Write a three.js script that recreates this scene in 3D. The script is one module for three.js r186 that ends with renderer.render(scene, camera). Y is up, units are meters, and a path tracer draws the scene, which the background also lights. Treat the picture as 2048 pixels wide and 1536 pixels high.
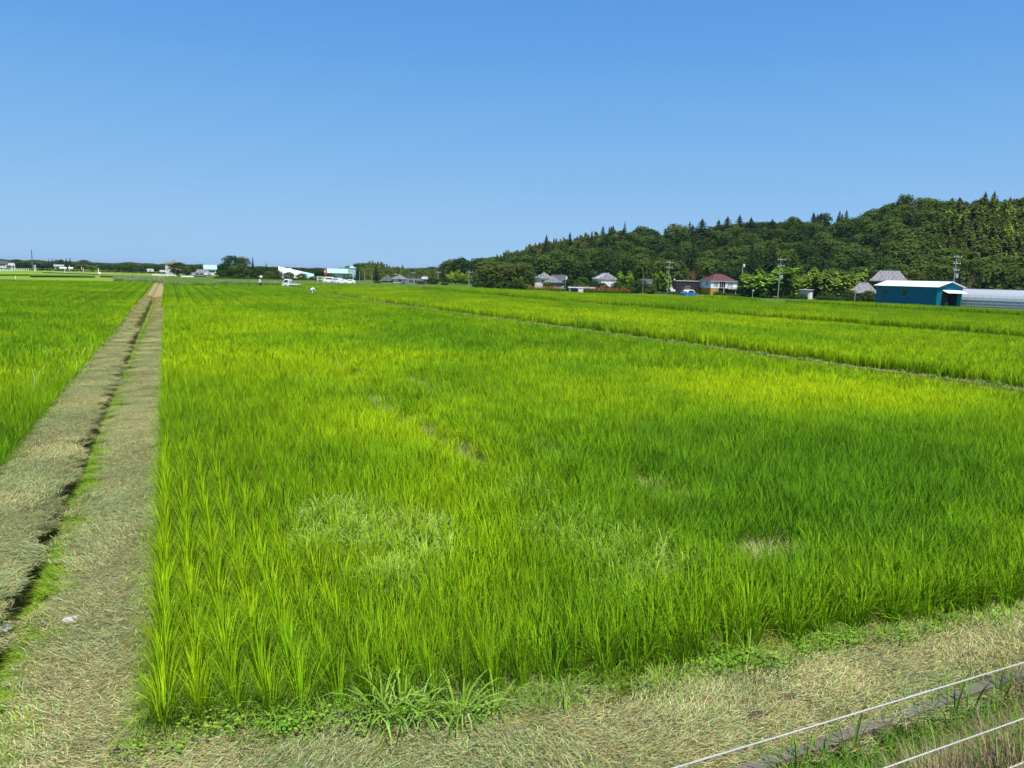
import * as THREE from 'three';
import { mergeGeometries } from 'three/addons/utils/BufferGeometryUtils.js';
import { MarchingCubes } from 'three/addons/objects/MarchingCubes.js';

// ---------------------------------------------------------------- camera, sky, sun, exposure
const scene = new THREE.Scene();
const EYE = 4.2, FOC = 1440;                                        // eye height (m), focal length in pixels of a 2048 x 1536 frame
const camera = new THREE.PerspectiveCamera(2 * Math.atan(768 / FOC) * 180 / Math.PI, 4 / 3, 0.1, 9000);
camera.rotation.order = 'YXZ';
camera.rotation.set(-8.7 * Math.PI / 180, -25.5 * Math.PI / 180, 0.026);
camera.position.set(0, EYE, 0);
camera.updateMatrixWorld(true);
scene.add(camera);
const renderer = new THREE.WebGLRenderer();
renderer.toneMapping = THREE.LinearToneMapping;
renderer.toneMappingExposure = 1.35;
renderer.shadowMap.enabled = true;
{
  const W = 256, Hh = 256, d = new Float32Array(W * Hh * 4);
  const stops = [[-90, .20, .36, .58], [-0.5, .24, .42, .64], [0, .335, .565, .84], [3, .31, .55, .84], [8, .225, .475, .82], [16, .128, .355, .775], [26, .070, .258, .705], [36, .044, .19, .63], [55, .042, .165, .55], [90, .035, .14, .48]];
  for (let j = 0; j < Hh; j++) {
    const e = (j + .5) / Hh * 180 - 90;
    let k = 0; while (k < stops.length - 2 && stops[k + 1][0] < e) k++;
    const a = stops[k], b = stops[k + 1], t = Math.min(1, Math.max(0, (e - a[0]) / (b[0] - a[0])));
    for (let i = 0; i < W; i++) { const o = (j * W + i) * 4; for (let c = 0; c < 3; c++) d[o + c] = .76 * (a[c + 1] + (b[c + 1] - a[c + 1]) * t); d[o + 3] = 1; }
  }
  const sky = new THREE.DataTexture(d, W, Hh, THREE.RGBAFormat, THREE.FloatType);
  sky.mapping = THREE.EquirectangularReflectionMapping; sky.magFilter = sky.minFilter = THREE.LinearFilter; sky.needsUpdate = true;
  scene.background = sky; scene.environment = sky;
}
const SUN_EL = 67 * Math.PI / 180, sunDir = new THREE.Vector3(-.1 * Math.cos(SUN_EL), Math.sin(SUN_EL), .99 * Math.cos(SUN_EL)).normalize();
const sun = new THREE.DirectionalLight(new THREE.Color(1, .95, .85), 4.9);
sun.position.copy(sunDir).multiplyScalar(400); sun.castShadow = true; sun.shadow.mapSize.set(4096, 4096);
Object.assign(sun.shadow.camera, { left: -300, right: 300, top: 300, bottom: -300, near: 1, far: 900 });
scene.add(sun, sun.target);
scene.fog = new THREE.FogExp2(new THREE.Color(.62, .78, .95), 0.00007);

// ---------------------------------------------------------------- helpers
function rng(s) { return () => { s = (s + 0x6d2b79f5) | 0; let t = Math.imul(s ^ (s >>> 15), 1 | s); t = (t + Math.imul(t ^ (t >>> 7), 61 | t)) ^ t; return ((t ^ (t >>> 14)) >>> 0) / 4294967296; }; }
const hash = (i, j) => { let h = Math.imul(i, 374761393) + Math.imul(j, 668265263) | 0; h = Math.imul(h ^ (h >>> 13), 1274126177); return ((h ^ (h >>> 16)) >>> 0) / 4294967296; };
function vn(x, y) { const i = Math.floor(x), j = Math.floor(y), u = x - i, v = y - j, a = u * u * (3 - 2 * u), b = v * v * (3 - 2 * v); return (hash(i, j) * (1 - a) + hash(i + 1, j) * a) * (1 - b) + (hash(i, j + 1) * (1 - a) + hash(i + 1, j + 1) * a) * b; }
const fbm = (x, y) => .5 * vn(x, y) + .27 * vn(x * 2.1 + 7, y * 2.1) + .15 * vn(x * 4.3, y * 4.3 + 3) + .08 * vn(x * 9.1, y * 9.1);
const lerp = (a, b, t) => a + (b - a) * t, clamp = (x, a = 0, b = 1) => Math.min(b, Math.max(a, x)), smooth = (a, b, x) => { const t = clamp((x - a) / (b - a)); return t * t * (3 - 2 * t); };
// a photograph pixel (2048 x 1536) as a direction, as a point on a level plane, or as a point at a given distance over the ground
function ray(px, py) { return new THREE.Vector3(px - 1024, 768 - py, -FOC).normalize().transformDirection(camera.matrixWorld); }
function ground(px, py, h = 0) { const d = ray(px, py); return d.multiplyScalar((h - EYE) / d.y).add(camera.position); }
function at(px, py, dist) { const d = ray(px, py); return d.multiplyScalar(dist / Math.hypot(d.x, d.z)).add(camera.position); }
function topOf(px, py, dist) { return at(px, py, dist).y; }
const mPerPx = (px, dist) => { const a = at(px, 560, dist), b = at(px + 10, 560, dist); return Math.hypot(a.x - b.x, a.z - b.z) / 10; };

const counts = {};
function numbered(n) { const k = counts[n] = (counts[n] ?? -1) + 1; return k ? `${n}_${String(k).padStart(3, '0')}` : n; }
function tag(o, label, category, group, kind) { o.userData = { ...o.userData, ...(label && { label }), ...(category && { category }), ...(group && { group }), ...(kind && { kind }) }; return o; }
function shade(o) { o.castShadow = o.receiveShadow = true; return o; }
function thing(name, label, category, [x, y, z] = [0, 0, 0], turn = 0, group) { const o = new THREE.Group(); o.name = numbered(name); o.position.set(x, y, z); o.rotation.y = turn; scene.add(o); return tag(o, label, category, group); }
function boxUV(g) {
  const p = g.attributes.position, uv = new Float32Array(p.count * 2), a = new THREE.Vector3(), b = new THREE.Vector3(), c = new THREE.Vector3();
  for (let i = 0; i < p.count; i += 3) {
    a.fromBufferAttribute(p, i); b.fromBufferAttribute(p, i + 1); c.fromBufferAttribute(p, i + 2);
    const n = b.clone().sub(a).cross(c.clone().sub(a)); const X = Math.abs(n.x), Y = Math.abs(n.y), Z = Math.abs(n.z);
    [a, b, c].forEach((v, k) => { uv[2 * (i + k)] = X > Y && X > Z ? v.z : v.x; uv[2 * (i + k) + 1] = Y > X && Y > Z ? v.z : v.y; });
  }
  g.setAttribute('uv', new THREE.BufferAttribute(uv, 2)); return g;
}
function join(list) { // any geometries -> one, flat shaded, uv in metres
  const out = list.map((g) => { g = g.index ? g.toNonIndexed() : g; const r = new THREE.BufferGeometry(); r.setAttribute('position', g.attributes.position); return r; });
  const m = boxUV(out.length > 1 ? mergeGeometries(out) : out[0]); m.computeVertexNormals(); return m;
}
function part(name, geos, m, parent, label) { const o = shade(new THREE.Mesh(join(Array.isArray(geos) ? geos : [geos]), m)); o.name = parent === scene ? numbered(name) : name; parent.add(o); if (label) o.userData.label = label; return o; }
const bx = (w, h, d, x = 0, y = 0, z = 0, ry = 0, rz = 0) => { const g = new THREE.BoxGeometry(w, h, d); if (rz) g.rotateZ(rz); if (ry) g.rotateY(ry); return g.translate(x, y, z); };
const cyl = (r0, r1, h, x = 0, y = 0, z = 0, n = 8) => new THREE.CylinderGeometry(r1, r0, h, n).translate(x, y + h / 2, z);
function rod(a, b, r0, r1 = r0, n = 6) { const A = new THREE.Vector3(...a), B = new THREE.Vector3(...b), d = B.clone().sub(A), g = new THREE.CylinderGeometry(r1, r0, d.length(), n); g.applyQuaternion(new THREE.Quaternion().setFromUnitVectors(new THREE.Vector3(0, 1, 0), d.normalize())); return g.translate((A.x + B.x) / 2, (A.y + B.y) / 2, (A.z + B.z) / 2); }
function polyGeo(verts, faces) { const p = []; for (const f of faces) for (let k = 1; k < f.length - 1; k++) p.push(...verts[f[0]], ...verts[f[k]], ...verts[f[k + 1]]); const g = new THREE.BufferGeometry(); g.setAttribute('position', new THREE.Float32BufferAttribute(p, 3)); return g; }
function sheet(poly, y) { const s = new THREE.Shape(poly.map(([x, z]) => new THREE.Vector2(x, -z))); return new THREE.ShapeGeometry(s).rotateX(-Math.PI / 2).translate(0, y, 0); }
function heightField(x0, x1, nx, z0, z1, nz, f) {
  const p = [], idx = []; const zs = typeof nz === 'function' ? nz : (t) => lerp(z0, z1, t), NZ = typeof nz === 'function' ? nz.n : nz;
  for (let j = 0; j <= NZ; j++) for (let i = 0; i <= nx; i++) { const x = lerp(x0, x1, i / nx), z = zs(j / NZ); p.push(x, f(x, z), z); }
  for (let j = 0; j < NZ; j++) for (let i = 0; i < nx; i++) { const a = j * (nx + 1) + i, b = a + nx + 1; idx.push(a, b, a + 1, a + 1, b, b + 1); }
  const g = new THREE.BufferGeometry(); g.setAttribute('position', new THREE.Float32BufferAttribute(p, 3));
  const uv = []; for (let i = 0; i < p.length; i += 3) uv.push(p[i], p[i + 2]); g.setAttribute('uv', new THREE.Float32BufferAttribute(uv, 2));
  g.setIndex(idx); g.computeVertexNormals(); if (g.attributes.normal.getY(0) < 0) { for (let i = 0; i < idx.length; i += 3) { const t = idx[i]; idx[i] = idx[i + 1]; idx[i + 1] = t; } g.setIndex(idx); g.computeVertexNormals(); }
  return g;
}

// ---------------------------------------------------------------- textures and materials
function noiseTex(size, period, f) { const c = document.createElement('canvas'); c.width = c.height = size; const x = c.getContext('2d'), im = x.createImageData(size, size); for (let j = 0; j < size; j++) for (let i = 0; i < size; i++) { const v = f(i / size, j / size), o = (j * size + i) * 4; for (let k = 0; k < 3; k++) im.data[o + k] = clamp(v[k] * 255, 0, 255); im.data[o + 3] = 255; } x.putImageData(im, 0, 0); const t = new THREE.CanvasTexture(c); t.colorSpace = THREE.SRGBColorSpace; t.wrapS = t.wrapT = THREE.RepeatWrapping; t.repeat.set(1 / period, 1 / period); return t; }
const tile = (f) => (u, v) => { const a = f(u, v), b = f(u - 1, v), c = f(u, v - 1), d = f(u - 1, v - 1); const s = smooth(0, 1, u), t = smooth(0, 1, v); return (a * (1 - s) + b * s) * (1 - t) + (c * (1 - s) + d * s) * t; };
const grimeN = tile((u, v) => fbm(u * 6 + 30, v * 6 + 11)), fineN = tile((u, v) => vn(u * 60 + 40, v * 60 + 9)), mudN = tile((u, v) => fbm(u * 9 + 80, v * 9 + 40));
const grime = noiseTex(256, 3.1, (u, v) => { const g = .80 + .22 * grimeN(u, v) + .08 * (fineN(u, v) - .5); return [g, g, g]; });
const tileTex = (() => { const c = document.createElement('canvas'); c.width = c.height = 256; const x = c.getContext('2d'), r = rng(5); for (let j = 0; j < 8; j++) for (let i = 0; i < 8; i++) { const g = 175 + r() * 70; x.fillStyle = `rgb(${g},${g},${g})`; x.fillRect(i * 32, j * 32, 32, 32); x.fillStyle = 'rgba(40,40,40,.75)'; x.fillRect(i * 32, j * 32, 32, 4); x.fillRect(i * 32, j * 32, 4, 32); } const t = new THREE.CanvasTexture(c); t.colorSpace = THREE.SRGBColorSpace; t.wrapS = t.wrapT = THREE.RepeatWrapping; t.repeat.set(.42, .42); return t; })();
const ribTex = (() => { const c = document.createElement('canvas'); c.width = 256; c.height = 32; const x = c.getContext('2d'); for (let i = 0; i < 256; i++) { const g = Math.round(128 + 110 * Math.cos(i / 256 * Math.PI * 16)); x.fillStyle = `rgb(${g},${g},${g})`; x.fillRect(i, 0, 1, 32); } const t = new THREE.CanvasTexture(c); t.wrapS = t.wrapT = THREE.RepeatWrapping; t.repeat.set(.5, .5); return t; })();
// a mat of cut, half dried grass: strokes of straw lying every way
function strawTex(seed, tones, n) {
  const S = 1024, c = document.createElement('canvas'); c.width = c.height = S; const x = c.getContext('2d'), r = rng(seed);
  x.fillStyle = `rgb(${tones[0]})`; x.fillRect(0, 0, S, S);
  for (let i = 0; i < 500; i++) { x.fillStyle = `rgba(${tones[Math.floor(r() * tones.length)]},.25)`; const a = r() * S, b = r() * S, w = 20 + r() * 70; for (const dx of [-S, 0, S]) for (const dy of [-S, 0, S]) { x.beginPath(); x.ellipse(a + dx, b + dy, w, w * .6, r() * 3, 0, 7); x.fill(); } }
  for (let i = 0; i < n; i++) {
    const a = r() * S, b = r() * S, th = r() * 6.28, l = 12 + r() * 60, k = (r() - .5) * 30, t = tones[1 + Math.floor(r() * (tones.length - 1))];
    x.strokeStyle = `rgba(${t},${.5 + .5 * r()})`; x.lineWidth = 1 + r() * 2.4;
    for (const dx of [-S, 0, S]) for (const dy of [-S, 0, S]) { if (a + dx < -90 || a + dx > S + 90 || b + dy < -90 || b + dy > S + 90) continue; x.beginPath(); x.moveTo(a + dx, b + dy); x.quadraticCurveTo(a + dx + Math.cos(th) * l / 2 + k * Math.sin(th), b + dy + Math.sin(th) * l / 2 - k * Math.cos(th), a + dx + Math.cos(th) * l, b + dy + Math.sin(th) * l); x.stroke(); }
  }
  const t = new THREE.CanvasTexture(c); t.colorSpace = THREE.SRGBColorSpace; t.wrapS = t.wrapT = THREE.RepeatWrapping; t.repeat.set(.5, .5); return t;
}
const dryStraw = strawTex(3, ['104,94,50', '184,176,106', '164,160,90', '136,140,66', '200,192,128', '116,128,56'], 9000);
const rgb = (r, g, b) => new THREE.Color().setRGB(r, g, b);
function mat(r, g, b, rough = .8, o = {}) { return new THREE.MeshStandardMaterial({ color: rgb(r, g, b), roughness: rough, side: THREE.DoubleSide, ...o }); }
const earth = (r, g, b, o = {}) => new THREE.MeshPhysicalMaterial({ color: rgb(r, g, b), roughness: 1, specularIntensity: 0, side: THREE.DoubleSide, ...o });
const leafMat = (o = {}) => new THREE.MeshPhysicalMaterial({ color: 0xffffff, roughness: .85, transmission: .35, thickness: 0, side: THREE.DoubleSide, vertexColors: true, specularIntensity: .35, ...o });
const M = {
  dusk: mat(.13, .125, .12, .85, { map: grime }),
  soil: earth(.085, .065, .04, { map: grime }), mud: earth(.055, .045, .028, { map: grime }),
  straw: earth(.58, .58, .50, { map: dryStraw, bumpMap: dryStraw, bumpScale: .02 }),
  concrete: mat(.155, .142, .105, .9, { map: grime }), pole: mat(.36, .36, .34, .8, { map: grime }), darkPole: mat(.10, .11, .12, .7), steel: mat(.45, .47, .48, .5, { metalness: .3 }),
  white: mat(.80, .80, .78, .7, { map: grime }), paint: mat(.86, .87, .87, .55), cream: mat(.70, .66, .56, .8, { map: grime }), grey: mat(.34, .34, .34, .85, { map: grime }),
  tiles: mat(.33, .33, .34, .7, { map: tileTex }), paleTiles: mat(.68, .68, .68, .65, { map: tileTex }), darkTiles: mat(.14, .14, .16, .6, { map: tileTex }), redRoof: mat(.20, .058, .055, .6, { map: tileTex }),
  tin: mat(.88, .90, .93, .45, { bumpMap: ribTex, bumpScale: .02 }), blue: new THREE.MeshPhysicalMaterial({ color: rgb(.001, .18, .26), roughness: .7, specularIntensity: .25, side: THREE.DoubleSide, map: grime, bumpMap: ribTex, bumpScale: .015 }), teal: mat(.42, .66, .63, .6, { map: grime }),
  black: mat(.022, .018, .020, .7, { map: grime }), ochre: mat(.62, .34, .03, .75, { map: grime }), wood: mat(.11, .065, .04, .8, { map: grime }), glass: mat(.03, .04, .045, .12), paleGlass: mat(.24, .33, .34, .2), frame: mat(.6, .6, .6, .5),
  rubber: mat(.02, .02, .02, .85), red: mat(.72, .07, .06, .6), carBlue: mat(.03, .16, .42, .3), skin: mat(.48, .29, .20, .6), navy: mat(.02, .025, .04, .9), cloth: mat(.75, .77, .78, .9), tarp: mat(.03, .17, .07, .7),
  vinyl: new THREE.MeshPhysicalMaterial({ color: rgb(.60, .65, .70), roughness: .35, transmission: .45, thickness: 0, side: THREE.DoubleSide }),
  bark: mat(.075, .06, .045, .95), twig: mat(.22, .15, .10, .9), ropeW: mat(.50, .50, .46, .8, { map: grime }), stone: mat(.40, .39, .35, .9, { map: grime }),
  rice: leafMat({ transmission: .24, roughness: .8, specularIntensity: .12 }), litter: leafMat({ transmission: .1, roughness: .95, specularIntensity: .05 }), leaf: leafMat({ transmission: .3, roughness: .9, specularIntensity: .1 }),
};

// ---------------------------------------------------------------- the land
const DITCH = -1.78;                                                // the narrow ditch along the path
function pathH(x, z) {
  const ease = smooth(-6.2, -9.5, z), far = smooth(-92, -100, z);
  const lump = .05 * (fbm(x * 1.7 + 9, z * 1.1) - .5) + .025 * (vn(x * 6, z * 6) - .5);
  const w = .15 + .04 * (vn(z * .9, 3.3) - .5), wob = .07 * (vn(z * .5, 8.1) - .5), cut = Math.exp(-(((x - DITCH - wob) / w) ** 2)) * lerp(.46, .16, far);
  const left = .2 * smooth(-3.15, -2.75, x) * smooth(-1.85, -2.2, x), right = .06 * smooth(-1.7, -1.2, x) * smooth(-.3, -.6, x);
  return (left + right - cut) * ease + lump + .02;
}
function verge(x, z) { return .03 + .06 * (fbm(x * .8 + 4, z * .9) - .5) + .03 * (vn(x * 5, z * 5) - .5) - .05 * smooth(-6.2, -6.9, z); }
function bank(x, z) { const s = smooth(-3.5, -1.0, z); return -.26 + 2.55 * s + .08 * (fbm(x * 1.1, z * 1.1 + 20) - .5); }
const farX = (z) => 30 - .09 * (Math.max(-90, z) * -1 - 16);          // the first bank to the right, leaning a little towards the path
{
  const g = new THREE.Mesh(new THREE.CircleGeometry(4500, 96).rotateX(-Math.PI / 2).translate(0, -.36, 0), earth(.15, .25, .03)); g.name = 'ground'; g.receiveShadow = true; tag(g, 0, 0, 0, 'structure'); scene.add(g);
  const dense = (a, b, n, k) => Object.assign((t) => lerp(a, b, Math.pow(t, k)), { n });
  const pth = shade(new THREE.Mesh(heightField(-3.3, -.15, 84, 0, 0, dense(-6.4, -178, 420, 2.2), (x, z) => lerp(verge(x, z), pathH(x, z), smooth(-6.4, -7.2, z))), M.straw)); pth.name = 'path'; scene.add(tag(pth, 0, 0, 0, 'structure'));
  const vg = shade(new THREE.Mesh(heightField(-14, 40, 360, -6.4, -4.18, 24, verge), M.straw)); vg.name = 'mown_verge'; scene.add(tag(vg, 0, 0, 0, 'structure'));
  const bk = shade(new THREE.Mesh(heightField(-14, 40, 200, -4.1, 6, 60, bank), M.soil)); bk.name = 'embankment'; scene.add(tag(bk, 0, 0, 0, 'structure'));
}
// outlines of the paddies, far edges read where the crop ends
const farEdge = [[2300, 640], [2048, 624], [1870, 614], [1740, 607], [1560, 601], [1430, 594], [1300, 591], [1180, 589], [1070, 584], [940, 579], [800, 575], [640, 571], [540, 569], [330, 569]].map(([a, b]) => { const p = ground(a, b, .62 + .5 * smooth(900, 1650, a)); return [p.x, p.z]; });
function inFar(x, z) { // true on this side of the far edge
  const b = Math.atan2(x, -z); for (let i = 0; i < farEdge.length - 1; i++) { const [x0, z0] = farEdge[i], [x1, z1] = farEdge[i + 1], b0 = Math.atan2(x0, -z0), b1 = Math.atan2(x1, -z1); if (b <= b0 && b >= b1) { const t = (b - b0) / (b1 - b0); return Math.hypot(x, z) < lerp(Math.hypot(x0, z0), Math.hypot(x1, z1), t); } }
  return b < 0.05 ? z > -170 : false;
}
const bankX = [farX, (z) => farX(z) + 27.5 + .02 * (z + 60), (z) => farX(z) + 63];
const frontTab = [[-1, -6.75], [.3, -6.6], [2.3, -6.0], [4.2, -5.75], [6.6, -5.6], [10, -5.12], [14, -4.9]];
const front = (x) => { let k = 0; while (k < 5 && frontTab[k + 1][0] < x) k++; const [a, b] = frontTab[k], [c, d] = frontTab[k + 1]; return lerp(b, d, clamp((x - a) / (c - a))) + .2 * (vn(x * 1.3, 4.4) - .5); };
const paddies = [
  { name: 'rice_paddy', label: 'large near rice paddy right of the mown grass path', in: (x, z) => x > -.32 && x < bankX[0](z) - 2.0 && z < front(x) && inFar(x, z), tone: 0 },
  { name: 'rice_paddy', label: 'rice paddy left of the grass path', in: (x, z) => x < -3.05 && z < -7 && z > -176, tone: -.12 },
  { y: .3, name: 'rice_paddy', label: 'first strip of rice beyond the narrow bank on the right', in: (x, z) => x > bankX[0](z) + .45 && x < bankX[1](z) - 2.8 && z < -8 && inFar(x, z), tone: .18 },
  { y: .58, name: 'rice_paddy', label: 'second strip of rice beyond the banks on the right', in: (x, z) => x > bankX[1](z) + .5 && x < bankX[2](z) - 3.5 && z < -8 && inFar(x, z), tone: .1 },
  { y: .85, name: 'rice_paddy', label: 'farthest strip of rice in front of the blue shed and houses', in: (x, z) => x > bankX[2](z) + .6 && z < -8 && inFar(x, z), tone: -.1 },
];
{
  const soil = part('paddy_soil', [sheet([[-.5, -4.3], [140, -4.3], ...farEdge.slice(1).map(([x, z]) => [x * 1.004, z * 1.004]), [-.5, -178]], -.03), sheet([[-3, -7], [-60, -7], [-60, -178], [-3, -178]], -.03)], M.mud, scene); tag(soil, 0, 0, 0, 'structure');
  [.3, .58, .85].forEach((y, k) => { const f = bankX[k], pts = []; for (let z = -7; z >= -170; z -= 3) if (inFar(f(z) + .3, z)) pts.push([f(z) + .3, z]); const [ex, ez] = pts[pts.length - 1]; pts.push(...farEdge.filter(([x, z]) => Math.atan2(x, -z) > Math.atan2(ex, -ez)).reverse().map(([x, z]) => [x * 1.004, z * 1.004])); pts.push([farEdge[0][0] + 20, -7]); tag(part('paddy_soil', sheet(pts, y - .04), M.mud, scene), 0, 0, 0, 'structure'); });
  bankX.forEach((f, k) => { // narrow field banks
    const z1 = [-168, -148, -112][k], g = heightField(-2.2 - .7 * k, .35, 16, 0, 0, Object.assign((t) => lerp(-7, z1, t), { n: 120 }), (x, z) => { const u = (x + 2.2 + .7 * k) / (2.55 + .7 * k); return [.3, .58, .85][k] * smooth(.72, .9, u) + [.42, .2, .2][k] * smooth(0, .18, u) * smooth(.62, .42, u) + .1 * (vn(x * 3, z * 1.1 + k * 9) - .5) - .03; });
    const p = g.attributes.position; for (let i = 0; i < p.count; i++) p.setX(i, p.getX(i) + f(p.getZ(i))); g.computeVertexNormals();
    const o = shade(new THREE.Mesh(g, k ? earth(.13, .17, .06, { map: dryStraw }) : earth(.42, .46, .24, { map: dryStraw }))); o.name = numbered('field_bank'); scene.add(tag(o, 0, 0, 0, 'structure'));
  });
}

{ const o = part('village_green', sheet([...farEdge, ...farEdge.slice().reverse().map(([x, z]) => [x * 1.9, z * 1.9])], .25), earth(.10, .17, .035, { map: grime }), scene); tag(o, 0, 0, 0, 'structure'); }
// ---------------------------------------------------------------- rice
function blade(out, r, x, z, len, wid, lean, az, bend, col, n = 3) {
  const dx = Math.cos(az), dz = Math.sin(az), sx = -Math.sin(az + .6 * (r() - .5)), sz = Math.cos(az); let px = x, py = 0, pz = z, a = lean; const L = [];
  for (let k = 0; k <= n; k++) { const t = k / n, w = wid * (k === n ? 0 : (1 - .45 * t)) * .5; L.push([px - sx * w, py, pz - sz * w, px + sx * w, py, pz + sz * w]); const s = len / n; px += Math.sin(a) * dx * s; pz += Math.sin(a) * dz * s; py += Math.cos(a) * s; a += bend / n * (1 + k * .6); }
  for (let k = 0; k < n; k++) { const A = L[k], B = L[k + 1]; out.p.push(A[0], A[1], A[2], A[3], A[4], A[5], B[3], B[4], B[5]); out.c.push(...col, ...col, ...col); if (k < n - 1) { out.p.push(A[0], A[1], A[2], B[3], B[4], B[5], B[0], B[1], B[2]); out.c.push(...col, ...col, ...col); } }
}
function bladeGeo(o) { const g = new THREE.BufferGeometry(); g.setAttribute('position', new THREE.Float32BufferAttribute(o.p, 3)); g.setAttribute('color', new THREE.Float32BufferAttribute(o.c, 3)); g.computeVertexNormals(); return g; }
function riceHill(seed, nb, wid, segs, out = { p: [], c: [] }, ox = 0, oz = 0) {
  const r = rng(seed);
  for (let i = 0; i < nb; i++) { const az = r() * 6.283, q = .6 + .75 * r(), dry = r() < .03; const col = dry ? [q * 1.5, q * 1.0, q * 2.2] : [q * (.85 + .3 * r()), q, q * (.7 + .8 * r())]; const s = .052 * Math.sqrt(r()), droop = r() < .16 ? 1.5 : 0; blade(out, r, ox + Math.cos(az) * s, oz + Math.sin(az) * s, .46 + .29 * r(), wid * (.7 + .5 * r()), .05 + .34 * r() * r() + .03, az + .5 * (r() - .5), .14 + .6 * r() * r() + droop * r(), col, segs); }
  return out;
}
const hillNear = [1, 2, 3, 4, 5, 6].map((s) => bladeGeo(riceHill(s * 77, 52, .0088, 4)));
const hillMid = [1, 2, 3, 4].map((s) => bladeGeo(riceHill(s * 131, 20, .019, 3)));
const hillFar = [1, 2, 3].map((s) => { const o = { p: [], c: [] }, r = rng(s * 19); for (let i = 0; i < 5; i++) for (let j = 0; j < 7; j++) riceHill(s * 1000 + i * 10 + j, 8, .04, 2, o, (i - 2) * .3 + .06 * (r() - .5), (j - 3) * .215 + .08 * (r() - .5)); return bladeGeo(o); });
// where the crop stands yellower (+) or deeper green (-): [pixel x, y, radius across, radius along, amount]
const patches = [[420, 1330, 1.6, 1.6, -.3], [1560, 770, 7, 3.2, .75], [1350, 745, 5, 3, .4], [1780, 800, 5, 1.8, .5], [1180, 700, 6, 3, .45], [640, 710, 4, 5, .75], [900, 860, 1.6, 5, .75], [700, 840, 1.8, 4, .5], [480, 640, 7, 10, .45], [380, 720, 1.6, 5, .25], [1100, 800, 3, 5, .15], [1340, 640, 16, 6, .3], [1700, 690, 12, 4, .35],
  [1700, 900, 4, 4, -.45], [1850, 1000, 3, 2, -.5], [1300, 860, 4, 2.5, -.35], [1500, 690, 8, 2, -.45], [330, 680, 1.2, 4, -.3], [1000, 690, 4, 3, -.3], [600, 980, 1.5, 1.5, -.1], [1950, 850, 4, 3, -.35], [1450, 1050, 3, 1.5, -.25], [900, 660, 7, 5, -.25], [1100, 905, 1.5, 2, -.3]].map(([a, b, rx, rz, v]) => { const p = ground(a, b, .5); return [p.x, p.z, rx, rz, v]; });
function tone(x, z) { let t = .10 + .9 * (fbm(x * .085 + 3, z * .06) - .5) + 1.3 * (fbm(x * .32, z * .2 + 50) - .5); for (const [a, b, rx, rz, v] of patches) { const d = ((x - a) / rx) ** 2 + ((z - b) / rz) ** 2; if (d < 6) t += (v > 0 ? 1.05 : .85) * v * Math.exp(-d); } return t; }
const DEEP = [.118, .288, .007], MID = [.228, .425, .006], YEL = [.44, .60, .004];
function riceCol(t) { t = clamp(t, -.7, .9); const a = t < 0 ? DEEP : MID, b = t < 0 ? MID : YEL, k = t < 0 ? 1 + t / .7 : t / .9; return [0, 1, 2].map((i) => lerp(a[i], b[i], k)); }
// bare streaks and thin spots in the near paddy: [pixel x, y, x radius, z radius]
const bare = [[1545, 1095, .5, .3], [1300, 960, .3, .5], [1350, 985, .3, .3], [950, 905, .22, 1.0], [870, 868, .2, 1.2], [800, 825, .2, 1.5], [735, 790, .2, 1.8], [1080, 885, .2, 1.0], [690, 735, .2, 2.2], [860, 770, .22, 2.2], [1480, 1090, .3, .25]].map(([a, b, rx, rz]) => { const p = ground(a, b, .25); return [p.x, p.z, rx * 1.65, rz * 1.3]; });
const nearBare = (x, z) => bare.some(([a, b, rx, rz]) => ((x - a) / (rx + .35)) ** 2 + ((z - b) / (rz + .6)) ** 2 < 1.6);
const isBare = (x, z) => bare.some(([a, b, rx, rz]) => ((x - a) / rx) ** 2 + ((z - b) / rz) ** 2 < .6 + .8 * vn(x * 6, z * 6));
const weedSpots = [[760, 1035, 1.0, .65], [700, 1040, .5, .5], [840, 1060, .5, .5], [1130, 1020, .7, .4], [1230, 1060, .7, .5], [1290, 1120, .6, .35], [1060, 960, .5, .2], [700, 990, .6, .3], [640, 1000, .4, .3], [1330, 1090, .4, .3], [790, 1110, .35, .35]].map(([a, b, rx, rz]) => { const p = ground(a, b, .5); return [p.x, p.z, rx, rz]; });
const weedy = (x, z) => { let w = 0; for (const [a, b, rx, rz] of weedSpots) w = Math.max(w, Math.exp(-(((x - a) / rx) ** 2 + ((z - b) / rz) ** 2))); return w; };
const camFwd = Math.atan2(.43, .9);
function seen(x, z, m = 3) { const b = Math.atan2(x, -z) - camFwd, d = Math.hypot(x, z); return Math.abs(b) < .64 + m / Math.max(d, 4); }
function scatter(parent, name, geos, m, items) { // items: [variant, x, y, z, turn, sx, sy, tiltX, tiltZ, r, g, b]
  const q = new THREE.Object3D(), c = new THREE.Color();
  geos.forEach((g, k) => { const mine = items.filter((t) => t[0] === k); if (!mine.length) return; const o = shade(new THREE.InstancedMesh(g, m, mine.length)); mine.forEach((t, i) => { q.position.set(t[1], t[2], t[3]); q.rotation.set(t[7], t[4], t[8]); q.scale.set(t[5], t[6], t[5]); q.updateMatrix(); o.setMatrixAt(i, q.matrix); o.setColorAt(i, c.setRGB(t[9], t[10], t[11])); }); o.name = name; o.userData.kind = 'stuff'; parent.add(o); });
}
const NEAR = 30, MIDD = 78;
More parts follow.
